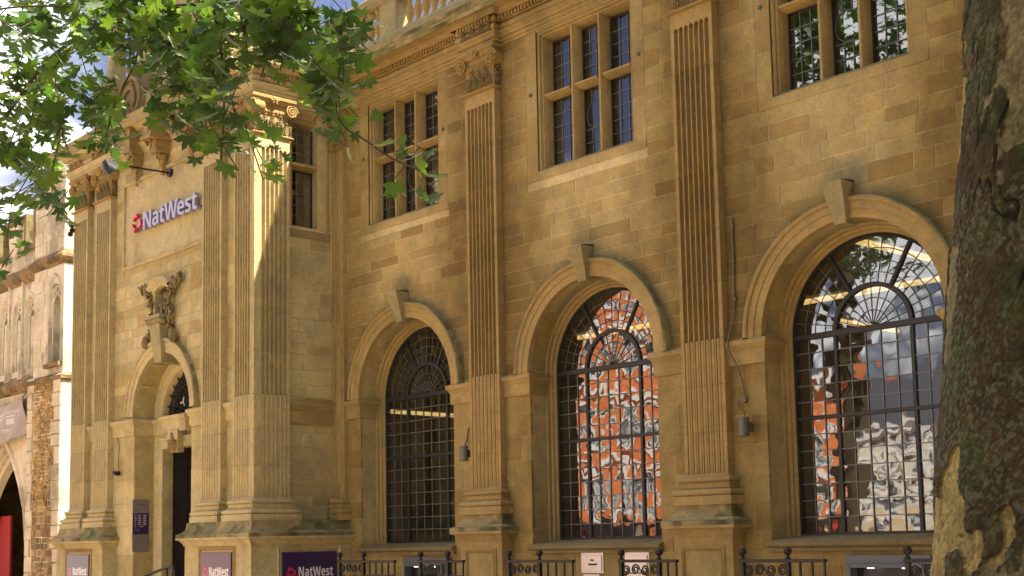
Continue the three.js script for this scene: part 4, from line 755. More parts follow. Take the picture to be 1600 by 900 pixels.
function plate(w, h, d, tex, opts = {}) {                           // a sheet with printed face, origin at its centre back
  const back = new THREE.Mesh(rbox(-w / 2, w / 2, -h / 2, h / 2, 0, d, 0.004), opts.back ?? M.purple), g = new THREE.PlaneGeometry(w - 0.006, h - 0.006); g.translate(0, 0, d + 0.0015);
  const face = new THREE.Mesh(g, phys(lin(1, 1, 1), { map: tex, roughness: 0.35, clearcoat: 1, clearcoatRoughness: 0.3, ...opts.face }));
  return [back, face];
}
const panelTex = (light) => canvas(512, 700, (x, w, h) => {
  x.fillStyle = light ? '#3b2a58' : '#2a1050'; x.fillRect(0, 0, w, h);
  emblem2d(x, 78, 190, 52, '#d01840'); x.fillStyle = '#f2f0f4'; x.font = 'bold 118px sans-serif'; x.textBaseline = 'alphabetic'; x.save(); x.translate(140, 232); const m = x.measureText('NatWest').width; x.scale(335 / m, 1.08); x.fillText('NatWest', 0, 0); x.restore();
});
function sign(label, pos, turn, w, h, tex) { const t = thing('panel_sign', label, 'sign', pos, turn, 'panel signs on the pedestals'); const [b, f] = plate(w, h, 0.02, tex); b.name = numbered('sign_board'); f.name = numbered('printed_face'); b.castShadow = true; t.add(b, f); }
sign('lilac panel sign on the pedestal left of the entrance, at the bottom left', [-8.86, 1.08, 1.412], 0, 0.72, 0.86, panelTex(true));
sign('lilac panel sign on the pedestal right of the doorway', [-4.98, 1.09, 1.412], 0, 0.72, 0.86, panelTex(true));
sign('dark purple panel sign on the side of the corner pedestal facing right', [-4.198, 1.07, 0.61], Math.PI / 2, 0.78, 0.88, panelTex(false));
{
  const tex = canvas(256, 640, (x, w, h) => {
    x.fillStyle = '#77706d'; x.fillRect(0, 0, w, h); x.fillStyle = '#2a1a48'; x.fillRect(0, 165, w, 262);
    x.fillStyle = '#2a1d3c'; x.font = 'bold 25px sans-serif'; x.fillText('NatWest', 84, 62);
    x.fillStyle = '#4a4450'; x.font = '17px sans-serif'; x.fillText('Opening hours', 24, 112); x.fillText('Church Street', 24, 136);
    x.fillStyle = '#d9d3e2'; x.font = 'bold 17px sans-serif';
    ['Mon', 'Tue', 'Wed', 'Thu', 'Fri', 'Sat', 'Sun'].forEach((d, i) => { const y = 196 + i * 23; x.fillText(d, 24, y); if (i < 6) { x.fillText(i === 2 ? '9:30am' : '9:00am', 76, y); x.fillText(i === 5 ? '2:00pm' : '4:30pm', 160, y); } else x.fillText('Closed', 108, y); });
    x.font = '13px sans-serif'; x.fillText('Cash machines', 24, 366); x.fillText('Deposit point', 24, 388);
  });
  const t = thing('opening_hours_plaque', 'tall grey and purple opening hours plaque on the left reveal of the doorway', 'plaque', [AX - RA + 0.004, 1.895, ZW - 0.10], Math.PI / 2);
  const [b, f] = plate(0.24, 0.71, 0.012, tex, { back: M.lampGrey, face: { roughness: 0.4, clearcoat: 0.3 } }); b.name = numbered('sign_board'); f.name = numbered('printed_face'); t.add(b, f);
}
// ------------------------------------------------------------------ lamps on the walls
function wallLamp(label, x, cable) {
  const t = thing('wall_lamp', label, 'wall lamp', [x, 2.565, 0.11], 0, 'cylinder lamps on the piers');
  const c = new THREE.CylinderGeometry(0.048, 0.048, 0.16, 20, 1, true), cap = new THREE.CylinderGeometry(0.042, 0.042, 0.145, 16);
  mesh('lamp_body', join([flat(c), flat(cap), flat(new THREE.TorusGeometry(0.046, 0.005, 6, 20).rotateX(Math.PI / 2).translate(0, 0.08, 0)), flat(new THREE.TorusGeometry(0.046, 0.005, 6, 20).rotateX(Math.PI / 2).translate(0, -0.08, 0))]), M.lampGrey, t);
  mesh('bracket', rbox(-0.025, 0.025, -0.04, 0.04, -0.105, -0.04, 0.004), M.lampGrey, t);
  mesh('cable', tube(cable.map((p) => [p[0] - x, p[1] - 2.565, p[2] - 0.11]), 0.009, 50, 6), M.cable, t);
  return t;
}
wallLamp('small grey cylinder lamp beside the left arched window', -1.875, [[-1.875, 2.645, 0.10], [-1.88, 2.72, 0.06], [-1.90, 2.80, 0.03], [-1.86, 2.86, 0.025], [-1.80, 2.87, 0.02]]);
{
  const t = wallLamp('grey cylinder lamp with a long cable right of the tall fluted pilaster', 2.0, [[2.0, 2.645, 0.10], [1.97, 2.70, 0.06], [1.90, 2.74, 0.03], [1.88, 2.80, 0.03], [1.93, 2.83, 0.03], [1.95, 2.9, 0.025], [1.92, 3.1, 0.06], [1.84, 3.3, 0.09], [1.835, 3.42, 0.06], [1.87, 3.6, 0.03], [1.88, 4.0, 0.02], [1.885, 4.5, 0.02]]);
  const j = new THREE.CylinderGeometry(0.035, 0.035, 0.03, 12); j.rotateX(Math.PI / 2); j.translate(1.95 - 2.0, 2.82 - 2.565, 0.03 - 0.11); mesh('junction_box', flat(j), M.cable, t);
  for (const y of [3.75, 4.1, 4.42]) mesh('clip', rbox(-0.13, -0.10, y - 2.58, y - 2.55, -0.105, -0.08, 0.003), M.cable, t);
}
{
  const t = thing('door_lamp', 'tiny dark lamp on the pier left of the doorway with a cable above', 'wall lamp', [-8.02, 2.63, ZW + 0.02]);
  mesh('lamp_body', join([rbox(-0.03, 0.03, -0.03, 0.03, 0, 0.06, 0.008), bar([0, 0, 0.05], [0.05, 0.01, 0.1], 0.025, 10)]), M.iron, t);
  mesh('cable', tube([[0, 0.03, 0.01], [-0.01, 0.2, 0.012], [0.0, 0.4, 0.012], [-0.04, 0.5, 0.02]], 0.007, 20, 5), M.cable, t);
}
{
  const t = thing('arm_floodlight', 'dark floodlight on a long horizontal arm above the raised lettering', 'floodlight', [-6.62, 6.62, ZW]);
  mesh('arm', bar([0, 0, 0], [-0.08, 0.0, 0.82], 0.013, 8), M.iron, t);
  const pl = new THREE.CylinderGeometry(0.06, 0.06, 0.03, 16); pl.rotateX(Math.PI / 2); pl.translate(0, 0, 0.03); mesh('wall_plate', flat(pl), M.iron, t);
  const h = new THREE.CylinderGeometry(0.05, 0.13, 0.17, 4); h.rotateY(0.7); h.rotateX(0.75); h.translate(-0.08, -0.03, 0.86); mesh('lamp_head', flat(h), M.iron, t);
  mesh('yoke', bar([-0.08, 0.05, 0.8], [-0.08, -0.02, 0.9], 0.02, 6), M.iron, t);
}
// ------------------------------------------------------------------ iron railings
function railing(label, x0, xm, x1, z, kind) {                       // scrolled panel x0..xm between ball posts, then plain bars to x1
  const t = thing('iron_railing', label, 'railing', [x0, 0, z], 0, 'low iron railings in front of the windows'), w = xm - x0, L = x1 - x0, y = 1.40;
  for (const x of [0, w]) {
    const p = mesh('post', rbox(x - 0.018, x + 0.018, 0.2, y + 0.01, -0.018, 0.018, 0.003), M.iron, t);
    const b = new THREE.LatheGeometry([[0.018, 0], [0.026, 0.006], [0.012, 0.02], [0.012, 0.032], [0.024, 0.04], [0.033, 0.058], [0.033, 0.07], [0.022, 0.088], [0, 0.095]].map((q) => new THREE.Vector2(...q)), 14); b.translate(x, y + 0.01, 0); mesh('ball_finial', flat(b), M.iron, p);
  }
  mesh('top_rail', rbox(-0.03, L + 0.015, y - 0.014, y + 0.012, -0.02, 0.02, 0.004), M.iron, t);
  mesh('lower_rail', rbox(0, L, 0.3, 0.325, -0.012, 0.012, 0.003), M.iron, t);
  if (x1 > xm + 0.05) mesh('middle_rail', rbox(w, L, y - 0.155, y - 0.138, -0.009, 0.009, 0.002), M.iron, t);
  const n = 4; for (let i = 0; i < n; i++) {
    const cx = (w * (i + 0.5)) / n, s = i % 2 ? -1 : 1, r0 = w / n / 2 - 0.008, pts = []; for (let k = 0; k <= 34; k++) { const u = k / 34, a = Math.PI + s * u * 3.6 * Math.PI, r = r0 * (1 - 0.75 * u); pts.push([cx + r * Math.cos(a) * s, y - 0.075 + r * Math.sin(a), 0]); }
    mesh('scroll', tube(pts, 0.0075, 46, 5), M.iron, t);
    const p2 = []; for (let k = 0; k <= 24; k++) { const u = k / 24, a = s * u * 3 * Math.PI, r = r0 * (1 - 0.7 * u); p2.push([cx + r * Math.cos(a) * s, y - 0.19 + r * Math.sin(a), 0]); } mesh('scroll', tube(p2, 0.0075, 34, 5), M.iron, t);
    mesh('bar', rbox(cx - 0.007, cx + 0.007, 0.32, y - 0.24, -0.007, 0.007, 0.002), M.iron, t);
  }
  const m = Math.round((x1 - xm) / 0.105); for (let i = 1; i <= m; i++) { const x = w + ((L - w) * i) / m; mesh('bar', rbox(x - 0.008, x + 0.008, 0.32, y - 0.01, -0.008, 0.008, 0.002), M.iron, t); }
}
railing('low black iron railing left of the left cash machine, below the corner', -2.996, -2.547, -1.99, 1.0);
railing('black iron railing with scrolls in front of the left cash machine', -1.545, -1.10, -0.86, 1.0);
railing('black iron railing under the left half of the middle arched window', -0.175, 0.25, 0.69, 1.0);
railing('black iron railing right of the steel deposit plate, before the tall pilaster', 1.295, 1.735, 1.925, 1.0);
railing('black iron railing left of the right cash machine', 2.625, 3.065, 3.40, 1.0);
railing('black iron railing right of the right cash machine, beside the tree trunk', 4.11, 4.55, 4.9, 1.0);
{
  const t = thing('stair_handrail', 'thin black handrail curving down at the entrance steps', 'handrail', [-6.9, 0, 1.3]);
  mesh('rail', tube([[-0.4, 1.18, 0], [0.1, 1.27, 0], [0.5, 1.34, 0], [0.62, 1.33, 0], [0.66, 1.25, 0], [0.6, 1.2, 0]], 0.018, 40, 8), M.iron, t);
  mesh('post', bar([0.45, 0, 0], [0.45, 1.33, 0], 0.014, 8), M.iron, t); mesh('post', bar([-0.4, 0, 0], [-0.4, 1.18, 0], 0.014, 8), M.iron, t);
}
// ------------------------------------------------------------------ cash machines and deposit plates
function atm(label, x) {
  const t = thing('cash_machine', label, 'cash machine', [x, 0, 0.02], 0, 'cash machines below the arched windows'), w = 0.39, y1 = 1.42;
  mesh('surround', slab([[-w, 0.4], [w, 0.4], [w, y1], [-w, y1]], [[[-w + 0.05, 0.5], [w - 0.05, 0.5], [w - 0.05, y1 - 0.07], [-w + 0.05, y1 - 0.07]]], -0.02, 0.07), M.atmGrey, t);
  mesh('hood', join([bx(-w + 0.05, w - 0.05, y1 - 0.10, y1 - 0.07, -0.015, 0.1), bx(-w + 0.045, -w + 0.06, 0.5, y1 - 0.07, -0.015, 0.1), bx(w - 0.06, w - 0.045, 0.5, y1 - 0.07, -0.015, 0.1)]), M.atmGrey, t);
  mesh('fascia_back', bx(-w + 0.05, w - 0.05, 0.5, y1 - 0.08, -0.018, -0.005), M.atmDark, t);
  mesh('screen', rbox(-0.2, 0.12, 1.0, 1.24, -0.004, 0.012, 0.004), M.windowDark, t);
  mesh('keypad', rbox(-0.18, 0.05, 0.78, 0.9, -0.004, 0.05, 0.006), M.steel, t); mesh('card_slot', rbox(0.16, 0.28, 1.05, 1.12, -0.004, 0.04, 0.006), M.steel, t);
  for (const s of [-1, 1]) { const d = new THREE.CylinderGeometry(0.028, 0.028, 0.006, 14); d.translate(s * 0.16, y1 - 0.104, 0.06); mesh('hood_lamp', flat(d), M.hoodLamp ??= std(lin(1, 1, 1), { emissive: new THREE.Color(1, 1, 1), emissiveIntensity: 1.2 }), t); const l = new THREE.RectAreaLight(new THREE.Color(1, 0.98, 0.95), 1.2, 0.05, 0.05); l.position.set(s * 0.16, y1 - 0.112, 0.06); l.rotation.x = -Math.PI / 2; t.add(l); }
}
atm('grey cash machine set in the wall under the left arched window', -2.63);
atm('grey cash machine with two hood lamps under the right arched window', 3.37);
function deposit(label, x0, x1, yTop, h, handle) {
  const t = thing('deposit_plate', label, 'deposit plate', [(x0 + x1) / 2, yTop - h, 0.006], 0, 'steel plates under the middle window'), w = (x1 - x0) / 2;
  mesh('plate', rbox(-w, w, 0, h, -0.004, 0.012, 0.004), M.steel, t); mesh('flap', rbox(-w + 0.03, w - 0.02, 0.02, h - 0.035, 0.012, 0.022, 0.003), M.steel, t);
  if (handle) { mesh('handle', bar([-0.03, h * 0.42, 0.03], [0.07, h * 0.42, 0.03], 0.009, 8), M.atmDark, t); const k = new THREE.CylinderGeometry(0.01, 0.01, 0.02, 10); k.rotateX(Math.PI / 2); k.translate(0.01, h * 0.62, 0.03); mesh('lock', flat(k), M.lampGrey, t); }
  mesh('tray', rbox(-w + 0.04, w - 0.04, -0.28, -0.01, -0.004, 0.03, 0.004), M.steel, t);
}
deposit('square brushed steel deposit flap with handle under the middle arched window', -0.18, 0.13, 1.465, 0.21, true);
deposit('low steel plate behind the scrolled railing under the middle arched window', 0.42, 0.74, 1.465, 0.20, false);

// ------------------------------------------------------------------ the medieval gatehouse on the left
{
  const t = thing('stone_gatehouse', 'pale medieval stone gatehouse with battlements, tracery windows and a deep arched passage', 'gatehouse', [-15.6, 0, -1.2]);
  const O = (x) => x + 15.6, Z = (z) => z + 1.2;                    // from place to the gatehouse's own frame
  const zt = Z(-0.3), zm = Z(-0.9);
  // turret with one tall lancet
  const xl = O(-15.05), xr = O(-13.56), tw = [[xl, 0], [xr, 0], [xr, 4.75], [xl, 4.75]];
  const rnd = rng(404);
  const turret = mesh('turret', join([slab(tw, [], Z(-6), zt - 0.02), slab([[xl + 0.12, 4.6], [xr - 0.04, 4.6], [xr - 0.04, 8.6], [xl + 0.12, 8.6]], [archPath(O(-13.99), 4.9, 6.2, 0.26, 20)], Z(-1.1), zt - 0.05), slab([[xl + 0.12, 4.6], [xr - 0.04, 4.6], [xr - 0.04, 8.6], [xl + 0.12, 8.6]], [], Z(-6), Z(-1.12))]), M.paleTrim, t);
  mesh('weathered_offset', sweep([[xl, zt - 0.8], [xl, zt - 0.02], [xr, zt - 0.02], [xr, zt - 2]], [[0.0, 4.62], [0.05, 4.66], [0.05, 4.72], [-0.05, 4.80], [-0.12, 4.98], [-0.3, 4.98]]), M.greyTrim, turret);
  mesh('string_course', sweep([[xl + 0.12, zt - 0.8], [xl + 0.12, zt - 0.05], [xr - 0.04, zt - 0.05], [xr - 0.04, zt - 2]], [[0, 6.78], [0.05, 6.83], [0.09, 6.9], [0.09, 6.95], [0.0, 7.05]]), M.greyTrim, turret);
  const dressed = (x0, x1, y0, y1, z, list, seed, hs = [0.16, 0.26], ls = [0.25, 0.5], mat = M.pale, skip = () => false, tints = [[0.9, 0.88, 0.84], [0.84, 0.8, 0.74], [0.78, 0.74, 0.68], [0.95, 0.93, 0.9]]) => {
    const r = rng(seed); let y = y0; while (y < y1 - 0.04) { let h = lerp(...hs, r()); if (y + h > y1 - 0.08) h = y1 - y; let x = x0; while (x < x1 - 0.02) { let l = lerp(...ls, r()); if (x + l > x1 - ls[0] * 0.6) l = x1 - x; const cx = x + l / 2, cy = y + h / 2; if (!skip(cx, cy, l / 2)) { const j = () => (r() - 0.5) * 0.012, v0 = vary(r, 0.06), q = tints[Math.floor(r() * tints.length)].map((c) => c * v0); list.push({ g: block([[x + 0.006 + j() * 0.3, y + 0.005], [x + l - 0.006, y + 0.005 + j() * 0.4], [x + l - 0.006 + j() * 0.3, y + h - 0.005], [x + 0.006, y + h - 0.005 + j() * 0.4]], -0.03, 0.004 + r() * 0.012, 0.006, q, (u, v, w) => [u, v, z + w]), s: l * h, mat }); } x += l; } y += h; }
  };
  const quoins = [], rub = [], upper = [];
  // quoins up both edges, rubble between (upper part), squared stone (lower part)
  { const r = rng(12); for (const side of [0, 1]) { let y = 0.6; while (y < 4.6) { const h = lerp(0.2, 0.34, r()), l = lerp(0.2, 0.42, r()), x0 = side ? xr - l : xl, x1 = side ? xr : xl + l, c = lerp(0.86, 1, r()); quoins.push(block([[x0 + 0.004, y + 0.006], [x1 - 0.004, y + 0.006], [x1 - 0.004, y + h - 0.006], [x0 + 0.004, y + h - 0.006]], -0.03, 0.03, 0.012, [c, c * 0.97, c * 0.92], (u, v, w) => [u, v, zt - 0.02 + w])); y += h; } } }
  for (const g of quoins) mesh('quoin', g, M.pale, turret);
  const rt = [[0.86, 0.76, 0.58], [0.78, 0.67, 0.48], [0.92, 0.82, 0.64], [0.72, 0.61, 0.44], [0.97, 0.9, 0.76]], lt = [[0.72, 0.66, 0.58], [0.6, 0.55, 0.48], [0.82, 0.76, 0.66], [0.5, 0.46, 0.4]];
  const rubble = (y0, y1, list, tints, seed, s) => { const r = rng(seed); let y = y0; while (y < y1) { const h = lerp(0.045, 0.09, r()) * s; let x = xl + 0.24 + r() * 0.08; while (x < xr - 0.26) { const l = lerp(0.06, 0.2, r()) * s, v0 = vary(r, 0.14), q = tints[Math.floor(r() * tints.length)].map((c) => c * v0), j = () => (r() - 0.5) * 0.02; list.push(block([[x + 0.006 + j(), y + 0.004 + j()], [x + l - 0.004, y + 0.004 + j()], [x + l - 0.006 + j(), y + h - 0.004], [x + 0.006, y + h - 0.004 + j()]], -0.04, r() * 0.03, 0.012, q, (u, v, w) => [u, v, zt - 0.02 + w])); x += l; } y += h; } };
  rubble(2.55, 4.62, rub, rt, 7, 1); rubble(0.5, 2.55, rub, lt, 8, 1.7);
  { const m = mesh('rubble_facing', join(rub), M.rubble, turret); m.userData.kind = 'stuff'; }
  const up = []; dressed(xl + 0.12, xr - 0.04, 4.98, 6.8, zt - 0.05, up, 31, [0.2, 0.3], [0.2, 0.5], M.pale, (x, y, h) => y > 4.8 && Math.abs(x - O(-13.99)) < 0.38 + h * 0.5 && y < 6.72); dressed(xl + 0.12, xr - 0.04, 7.06, 8.55, zt - 0.05, up, 32, [0.2, 0.3], [0.3, 0.6]);
  for (const e of up) mesh('stone', e.g, e.mat, turret);
  const lancet = (par, cx, y0, ys, w, z, mat = M.paleTrim, depth = 0.3) => {
    const f = mesh('lancet_window', sweepXY(pointed(cx, y0, ys, w), [[0.06, -0.01], [0.05, 0.03], [0.0, 0.01], [-0.03, -0.05], [-0.05, -0.06], [-0.06, -depth]], { z }), mat, par);
    const k = [], r = w * 0.46; for (const s of [-1, 1]) { const p = []; for (let i = 0; i <= 14; i++) { const a = lerp(-0.6, 2.2, i / 14); p.push([cx + s * (w * 0.42 - 0 + r * 0.55 * Math.cos(a + 1.2)), ys + 0.02 + r * 0.7 * Math.sin(a), z - 0.05]); } k.push(tube(p, 0.022, 18, 5)); }
    { const p = []; for (let i = 0; i <= 20; i++) { const a = (i / 20) * 2 * Math.PI; p.push([cx + w * 0.26 * Math.cos(a), ys + w * 0.78 + w * 0.26 * Math.sin(a), z - 0.05]); } k.push(tube(p, 0.02, 24, 5)); }
    mesh('tracery', join(k), mat, f);
    mesh('pane', bx(cx - w, cx + w, y0, ys + w * 1.6, z - depth - 0.01, z - depth), M.gatePane ??= std(lin(0.045, 0.042, 0.04), { roughness: 0.45 }), f);
    return f;
  };
  function pointed(cx, y0, ys, w) { const p = [[cx - w, y0]]; const R = w * 1.9, n = 10; for (let i = 0; i <= n; i++) { const x = lerp(-w, 0, i / n); p.push([cx + x, ys + Math.sqrt(Math.max(0, R * R - (x - (R - w)) ** 2))]); } for (let i = 1; i <= n; i++) { const x = lerp(0, w, i / n); p.push([cx + x, ys + Math.sqrt(Math.max(0, R * R - (x + (R - w)) ** 2))]); } p.push([cx + w, y0]); return p; }
  lancet(turret, O(-13.99), 4.98, 6.15, 0.26, zt - 0.05);
  mesh('window_sill', rbox(O(-14.32), O(-13.66), 4.9, 4.98, zt - 0.3, zt + 0.02, 0.01), M.greyTrim, turret);
  // main front: arch passage, blind tracery arcade, battlements
  const ml = O(-24), mr = xl + 0.1, AXg = O(-18.9), Rg = 2.55, ysg = 1.1;
  const front = mesh('gate_front', slab([[ml, 0], [mr, 0], [mr, 7.6], [ml, 7.6]], [pointedArch(AXg, 0.001, ysg, Rg), ...[-17.86, -17.16, -16.5, -18.56].map((x) => pointed(O(x), 5.2, 6.3, 0.24))], zm - 1.0, zm - 0.02), M.paleTrim, t);
  function pointedArch(cx, y0, ys, w) { return pointed(cx, y0, ys, w).map((q) => [q[0], q[1] > ys ? ys + (q[1] - ys) * 0.82 : q[1]]); }
  mesh('gate_backing', bx(ml, mr, 0, 8.4, zm - 6.2, zm - 6), M.greyTrim, front);
  mesh('passage_vault', join([bx(AXg - 3.2, AXg - 2.7, 0, 4.4, zm - 6, zm - 1.0), bx(AXg + 2.7, AXg + 3.2, 0, 4.4, zm - 6, zm - 1.0), bx(AXg - 3.2, AXg + 3.2, 4.4, 4.8, zm - 6, zm - 1.0)]), M.greyTrim, front);
  for (let k = 0; k < 5; k++) mesh('arch_order', sweepXY(pointedArch(AXg, 0, ysg, Rg - k * 0.16), [[0.1, -0.16 * k - 0.02], [0.06, -0.16 * k + 0.02], [0.0, -0.16 * k + 0.03], [-0.03, -0.16 * k - 0.03], [-0.06, -0.16 * k - 0.05], [-0.1, -0.16 * k - 0.06], [-0.16, -0.16 * k - 0.2]], { z: zm }), M.paleTrim, front);
  const fs = []; dressed(ml + 4, mr, 0.6, 4.7, zm - 0.02, fs, 41, [0.2, 0.3], [0.3, 0.6], M.pale, (x, y, h) => y < ysg ? Math.abs(x - AXg) < Rg + h : Math.hypot(x - AXg, (y - ysg) * 0.95) < Rg * 1.2 + h); dressed(ml + 4, mr, 7.1, 7.58, zm - 0.02, fs, 42);
  for (const e of fs) mesh('stone', e.g, e.mat, front);
  for (const x of [-17.86, -17.16, -16.5, -18.56]) { lancet(front, O(x), 5.2, 6.3, 0.24, zm - 0.02); }
  for (const x of [-18.2, -17.51, -16.83, -16.15]) mesh('arcade_shaft', join([prism(arcPts(O(x), zm + 0.01, 0.07, 0.09, 0, 360, 10).slice(0, 10).reverse(), 5.0, 6.2), bx(O(x) - 0.03, O(x) + 0.03, 6.2, 7.0, zm - 0.03, zm + 0.04)]), M.paleTrim, front);
  mesh('string_course', sweep([[ml, zm - 0.02], [mr, zm - 0.02]], [[0, 6.95], [0.06, 7.0], [0.12, 7.1], [0.12, 7.16], [0.0, 7.3]]), M.greyTrim, front);
  mesh('string_course', sweep([[ml, zm - 0.02], [mr, zm - 0.02]], [[0, 4.72], [0.05, 4.76], [0.14, 4.86], [0.14, 4.92], [0.0, 5.08]]), M.greyTrim, front);
  for (const [a, b] of [[-19.4, -18.35], [-17.78, -16.72], [-16.25, -15.2]]) {
    const m = mesh('merlon', rbox(O(a), O(b), 7.59, 8.32, zm - 0.5, zm - 0.02, 0.01), M.paleTrim, front);
    mesh('coping', sweepXY([[O(a), 7.6], [O(a), 8.32], [O(b), 8.32], [O(b), 7.6]], [[-0.02, -0.55], [0.04, -0.52], [0.06, -0.02], [0.06, 0.05], [-0.02, 0.06], [-0.10, 0.0], [-0.1, -0.03]], { z: zm }), M.greyTrim, m);
  }
  for (const [a, b] of [[-18.35, -17.78], [-16.72, -16.25]]) mesh('coping', rbox(O(a), O(b), 7.6, 7.7, zm - 0.5, zm + 0.06, 0.02), M.greyTrim, front);
  { const s = new THREE.Shape(); s.moveTo(-0.22, 0.28); s.lineTo(0.22, 0.28); s.lineTo(0.22, -0.02); s.quadraticCurveTo(0.2, -0.25, 0, -0.36); s.quadraticCurveTo(-0.2, -0.25, -0.22, -0.02); const g = new THREE.ExtrudeGeometry(s, { depth: 0.05, bevelEnabled: true, bevelSize: 0.02, bevelThickness: 0.02, bevelSegments: 1 }); g.translate(O(-17.25), 7.92, zm); mesh('carved_shield', flat(g), M.paleTrim, front); }
}
{
  const tex = canvas(1024, 256, (x, w, h) => { x.fillStyle = '#c9c0b8'; x.fillRect(0, 0, w, h); x.fillStyle = '#f4f2ee'; x.font = 'bold 84px sans-serif'; x.fillText('NINESCRAFT', 250, 118); x.font = 'bold 26px sans-serif'; x.fillText('FESTIVAL', 800, 74); x.fillRect(800, 84, 70, 12); x.fillRect(806, 104, 56, 40); x.fillRect(360, 178, 330, 9); x.font = 'bold 34px sans-serif'; x.fillText('free', 770, 190); });
  const t = thing('cloth_banner', 'grey cloth banner with white lettering hung across the gatehouse arch', 'banner', [-18.2, 4.2, -0.78]);
  const g = new THREE.PlaneGeometry(3.5, 0.78, 40, 10), p = g.attributes.position; for (let i = 0; i < p.count; i++) { const x = p.getX(i), y = p.getY(i), s = x / 1.75; p.setXYZ(i, x, y + 0.16 * s * s - 0.1, 0.05 * Math.sin(x * 2.6 + y * 3) + 0.04 * Math.sin(x * 9 - y * 6) * (0.5 + Math.abs(s))); } g.computeVertexNormals();
  const m = new THREE.Mesh(g, std(lin(0.75, 0.75, 0.75), { map: tex, roughness: 0.9 })); m.name = numbered('banner_cloth'); m.castShadow = m.receiveShadow = true; t.add(m);
  for (const s of [-1, 1]) mesh('tie_rope', bar([s * 1.74, 0.42, 0], [s * 1.95, 0.62, -0.08], 0.012, 5), M.cable, t);
}
{
  const t = thing('red_hoarding', 'red board standing in the gatehouse passage at the far left edge', 'board', [-21.0, 0, -1.9]);
  mesh('board', rbox(-1.2, 1.25, 0.25, 2.35, -0.03, 0.03, 0.01), std(lin(0.42, 0.02, 0.025), { roughness: 0.6 }), t); for (const s of [-0.9, 0.9]) mesh('leg', rbox(s - 0.04, s + 0.04, 0, 0.25, -0.03, 0.03), M.iron, t);
}

// ------------------------------------------------------------------ plane trees
const leafMats = [[0.11, 0.22, 0.016], [0.055, 0.13, 0.014], [0.19, 0.31, 0.02], [0.07, 0.15, 0.02]].map((c) => phys(lin(...c), { roughness: 0.92, transmission: 0.0, thickness: 0, side: THREE.DoubleSide }));
for (const m of leafMats) { m.transmission = 0.62; }
function leafGeo(seed) {                                             // five toothed lobes on a short stalk, drooping at the tips
  const r = rng(seed), prof = [[90, 1.0], [82, 0.74], [76, 0.72], [66, 0.42], [58, 0.66], [50, 0.72], [38, 0.96], [28, 0.66], [18, 0.56], [8, 0.46], [-4, 0.62], [-16, 0.76], [-32, 0.5], [-55, 0.36], [-78, 0.16]];
  const pts = []; for (const [a, q] of prof) pts.push([a, q * vary(r, 0.1)]); for (const [a, q] of [...prof].reverse()) if (a !== 90) pts.push([180 - a, q * vary(r, 0.1)]);
  const v = pts.map(([a, q]) => { const t = (a * Math.PI) / 180, x = q * 0.62 * Math.cos(t), y = q * 0.62 * Math.sin(t) + 0.1; return [x, y, -0.32 * (x * x + y * y * 0.6) + 0.05 * Math.abs(x)]; });
  const g = new Geo(), c = [0, 0.12, 0.02]; for (let i = 0; i < v.length; i++) g.tri(c, v[i], v[(i + 1) % v.length]);
  g.quad([-0.012, 0, 0], [0.012, 0, 0], [0.01, -0.42, 0.05], [-0.01, -0.42, 0.05]);
  return g.build(1.2);
}
const LEAVES = [1, 2, 3, 4].map(leafGeo);
const HL = new THREE.Matrix4(), q1 = new THREE.Quaternion(), e1 = new THREE.Euler();
function leafPose(p, s, r, out) {                                   // leaves hang with their tips down and outward, faces to the sky at all tilts
  const yaw = out !== undefined ? out + (r() - 0.5) * 2.2 : r() * 6.283, droop = lerp(-0.3, 1.25, r());
  e1.set(-Math.PI / 2 + -droop, (r() - 0.5) * 1.3, yaw, 'ZXY');
  const q = new THREE.Quaternion().setFromEuler(new THREE.Euler(0, yaw, 0)).multiply(new THREE.Quaternion().setFromEuler(new THREE.Euler(Math.PI / 2 + droop, 0, 0))).multiply(new THREE.Quaternion().setFromEuler(new THREE.Euler(0, (r() - 0.5) * 1.4, (r() - 0.5) * 0.6)));
  return new THREE.Matrix4().compose(p, q, new THREE.Vector3(s, s, s));
}
const plane = thing('plane_tree', 'mature plane tree with flaking mottled trunk at right and leafy branches overhead', 'tree', [7.17, 0, 4.96]);
const TB = new THREE.Vector3(7.17, 0, 4.96);
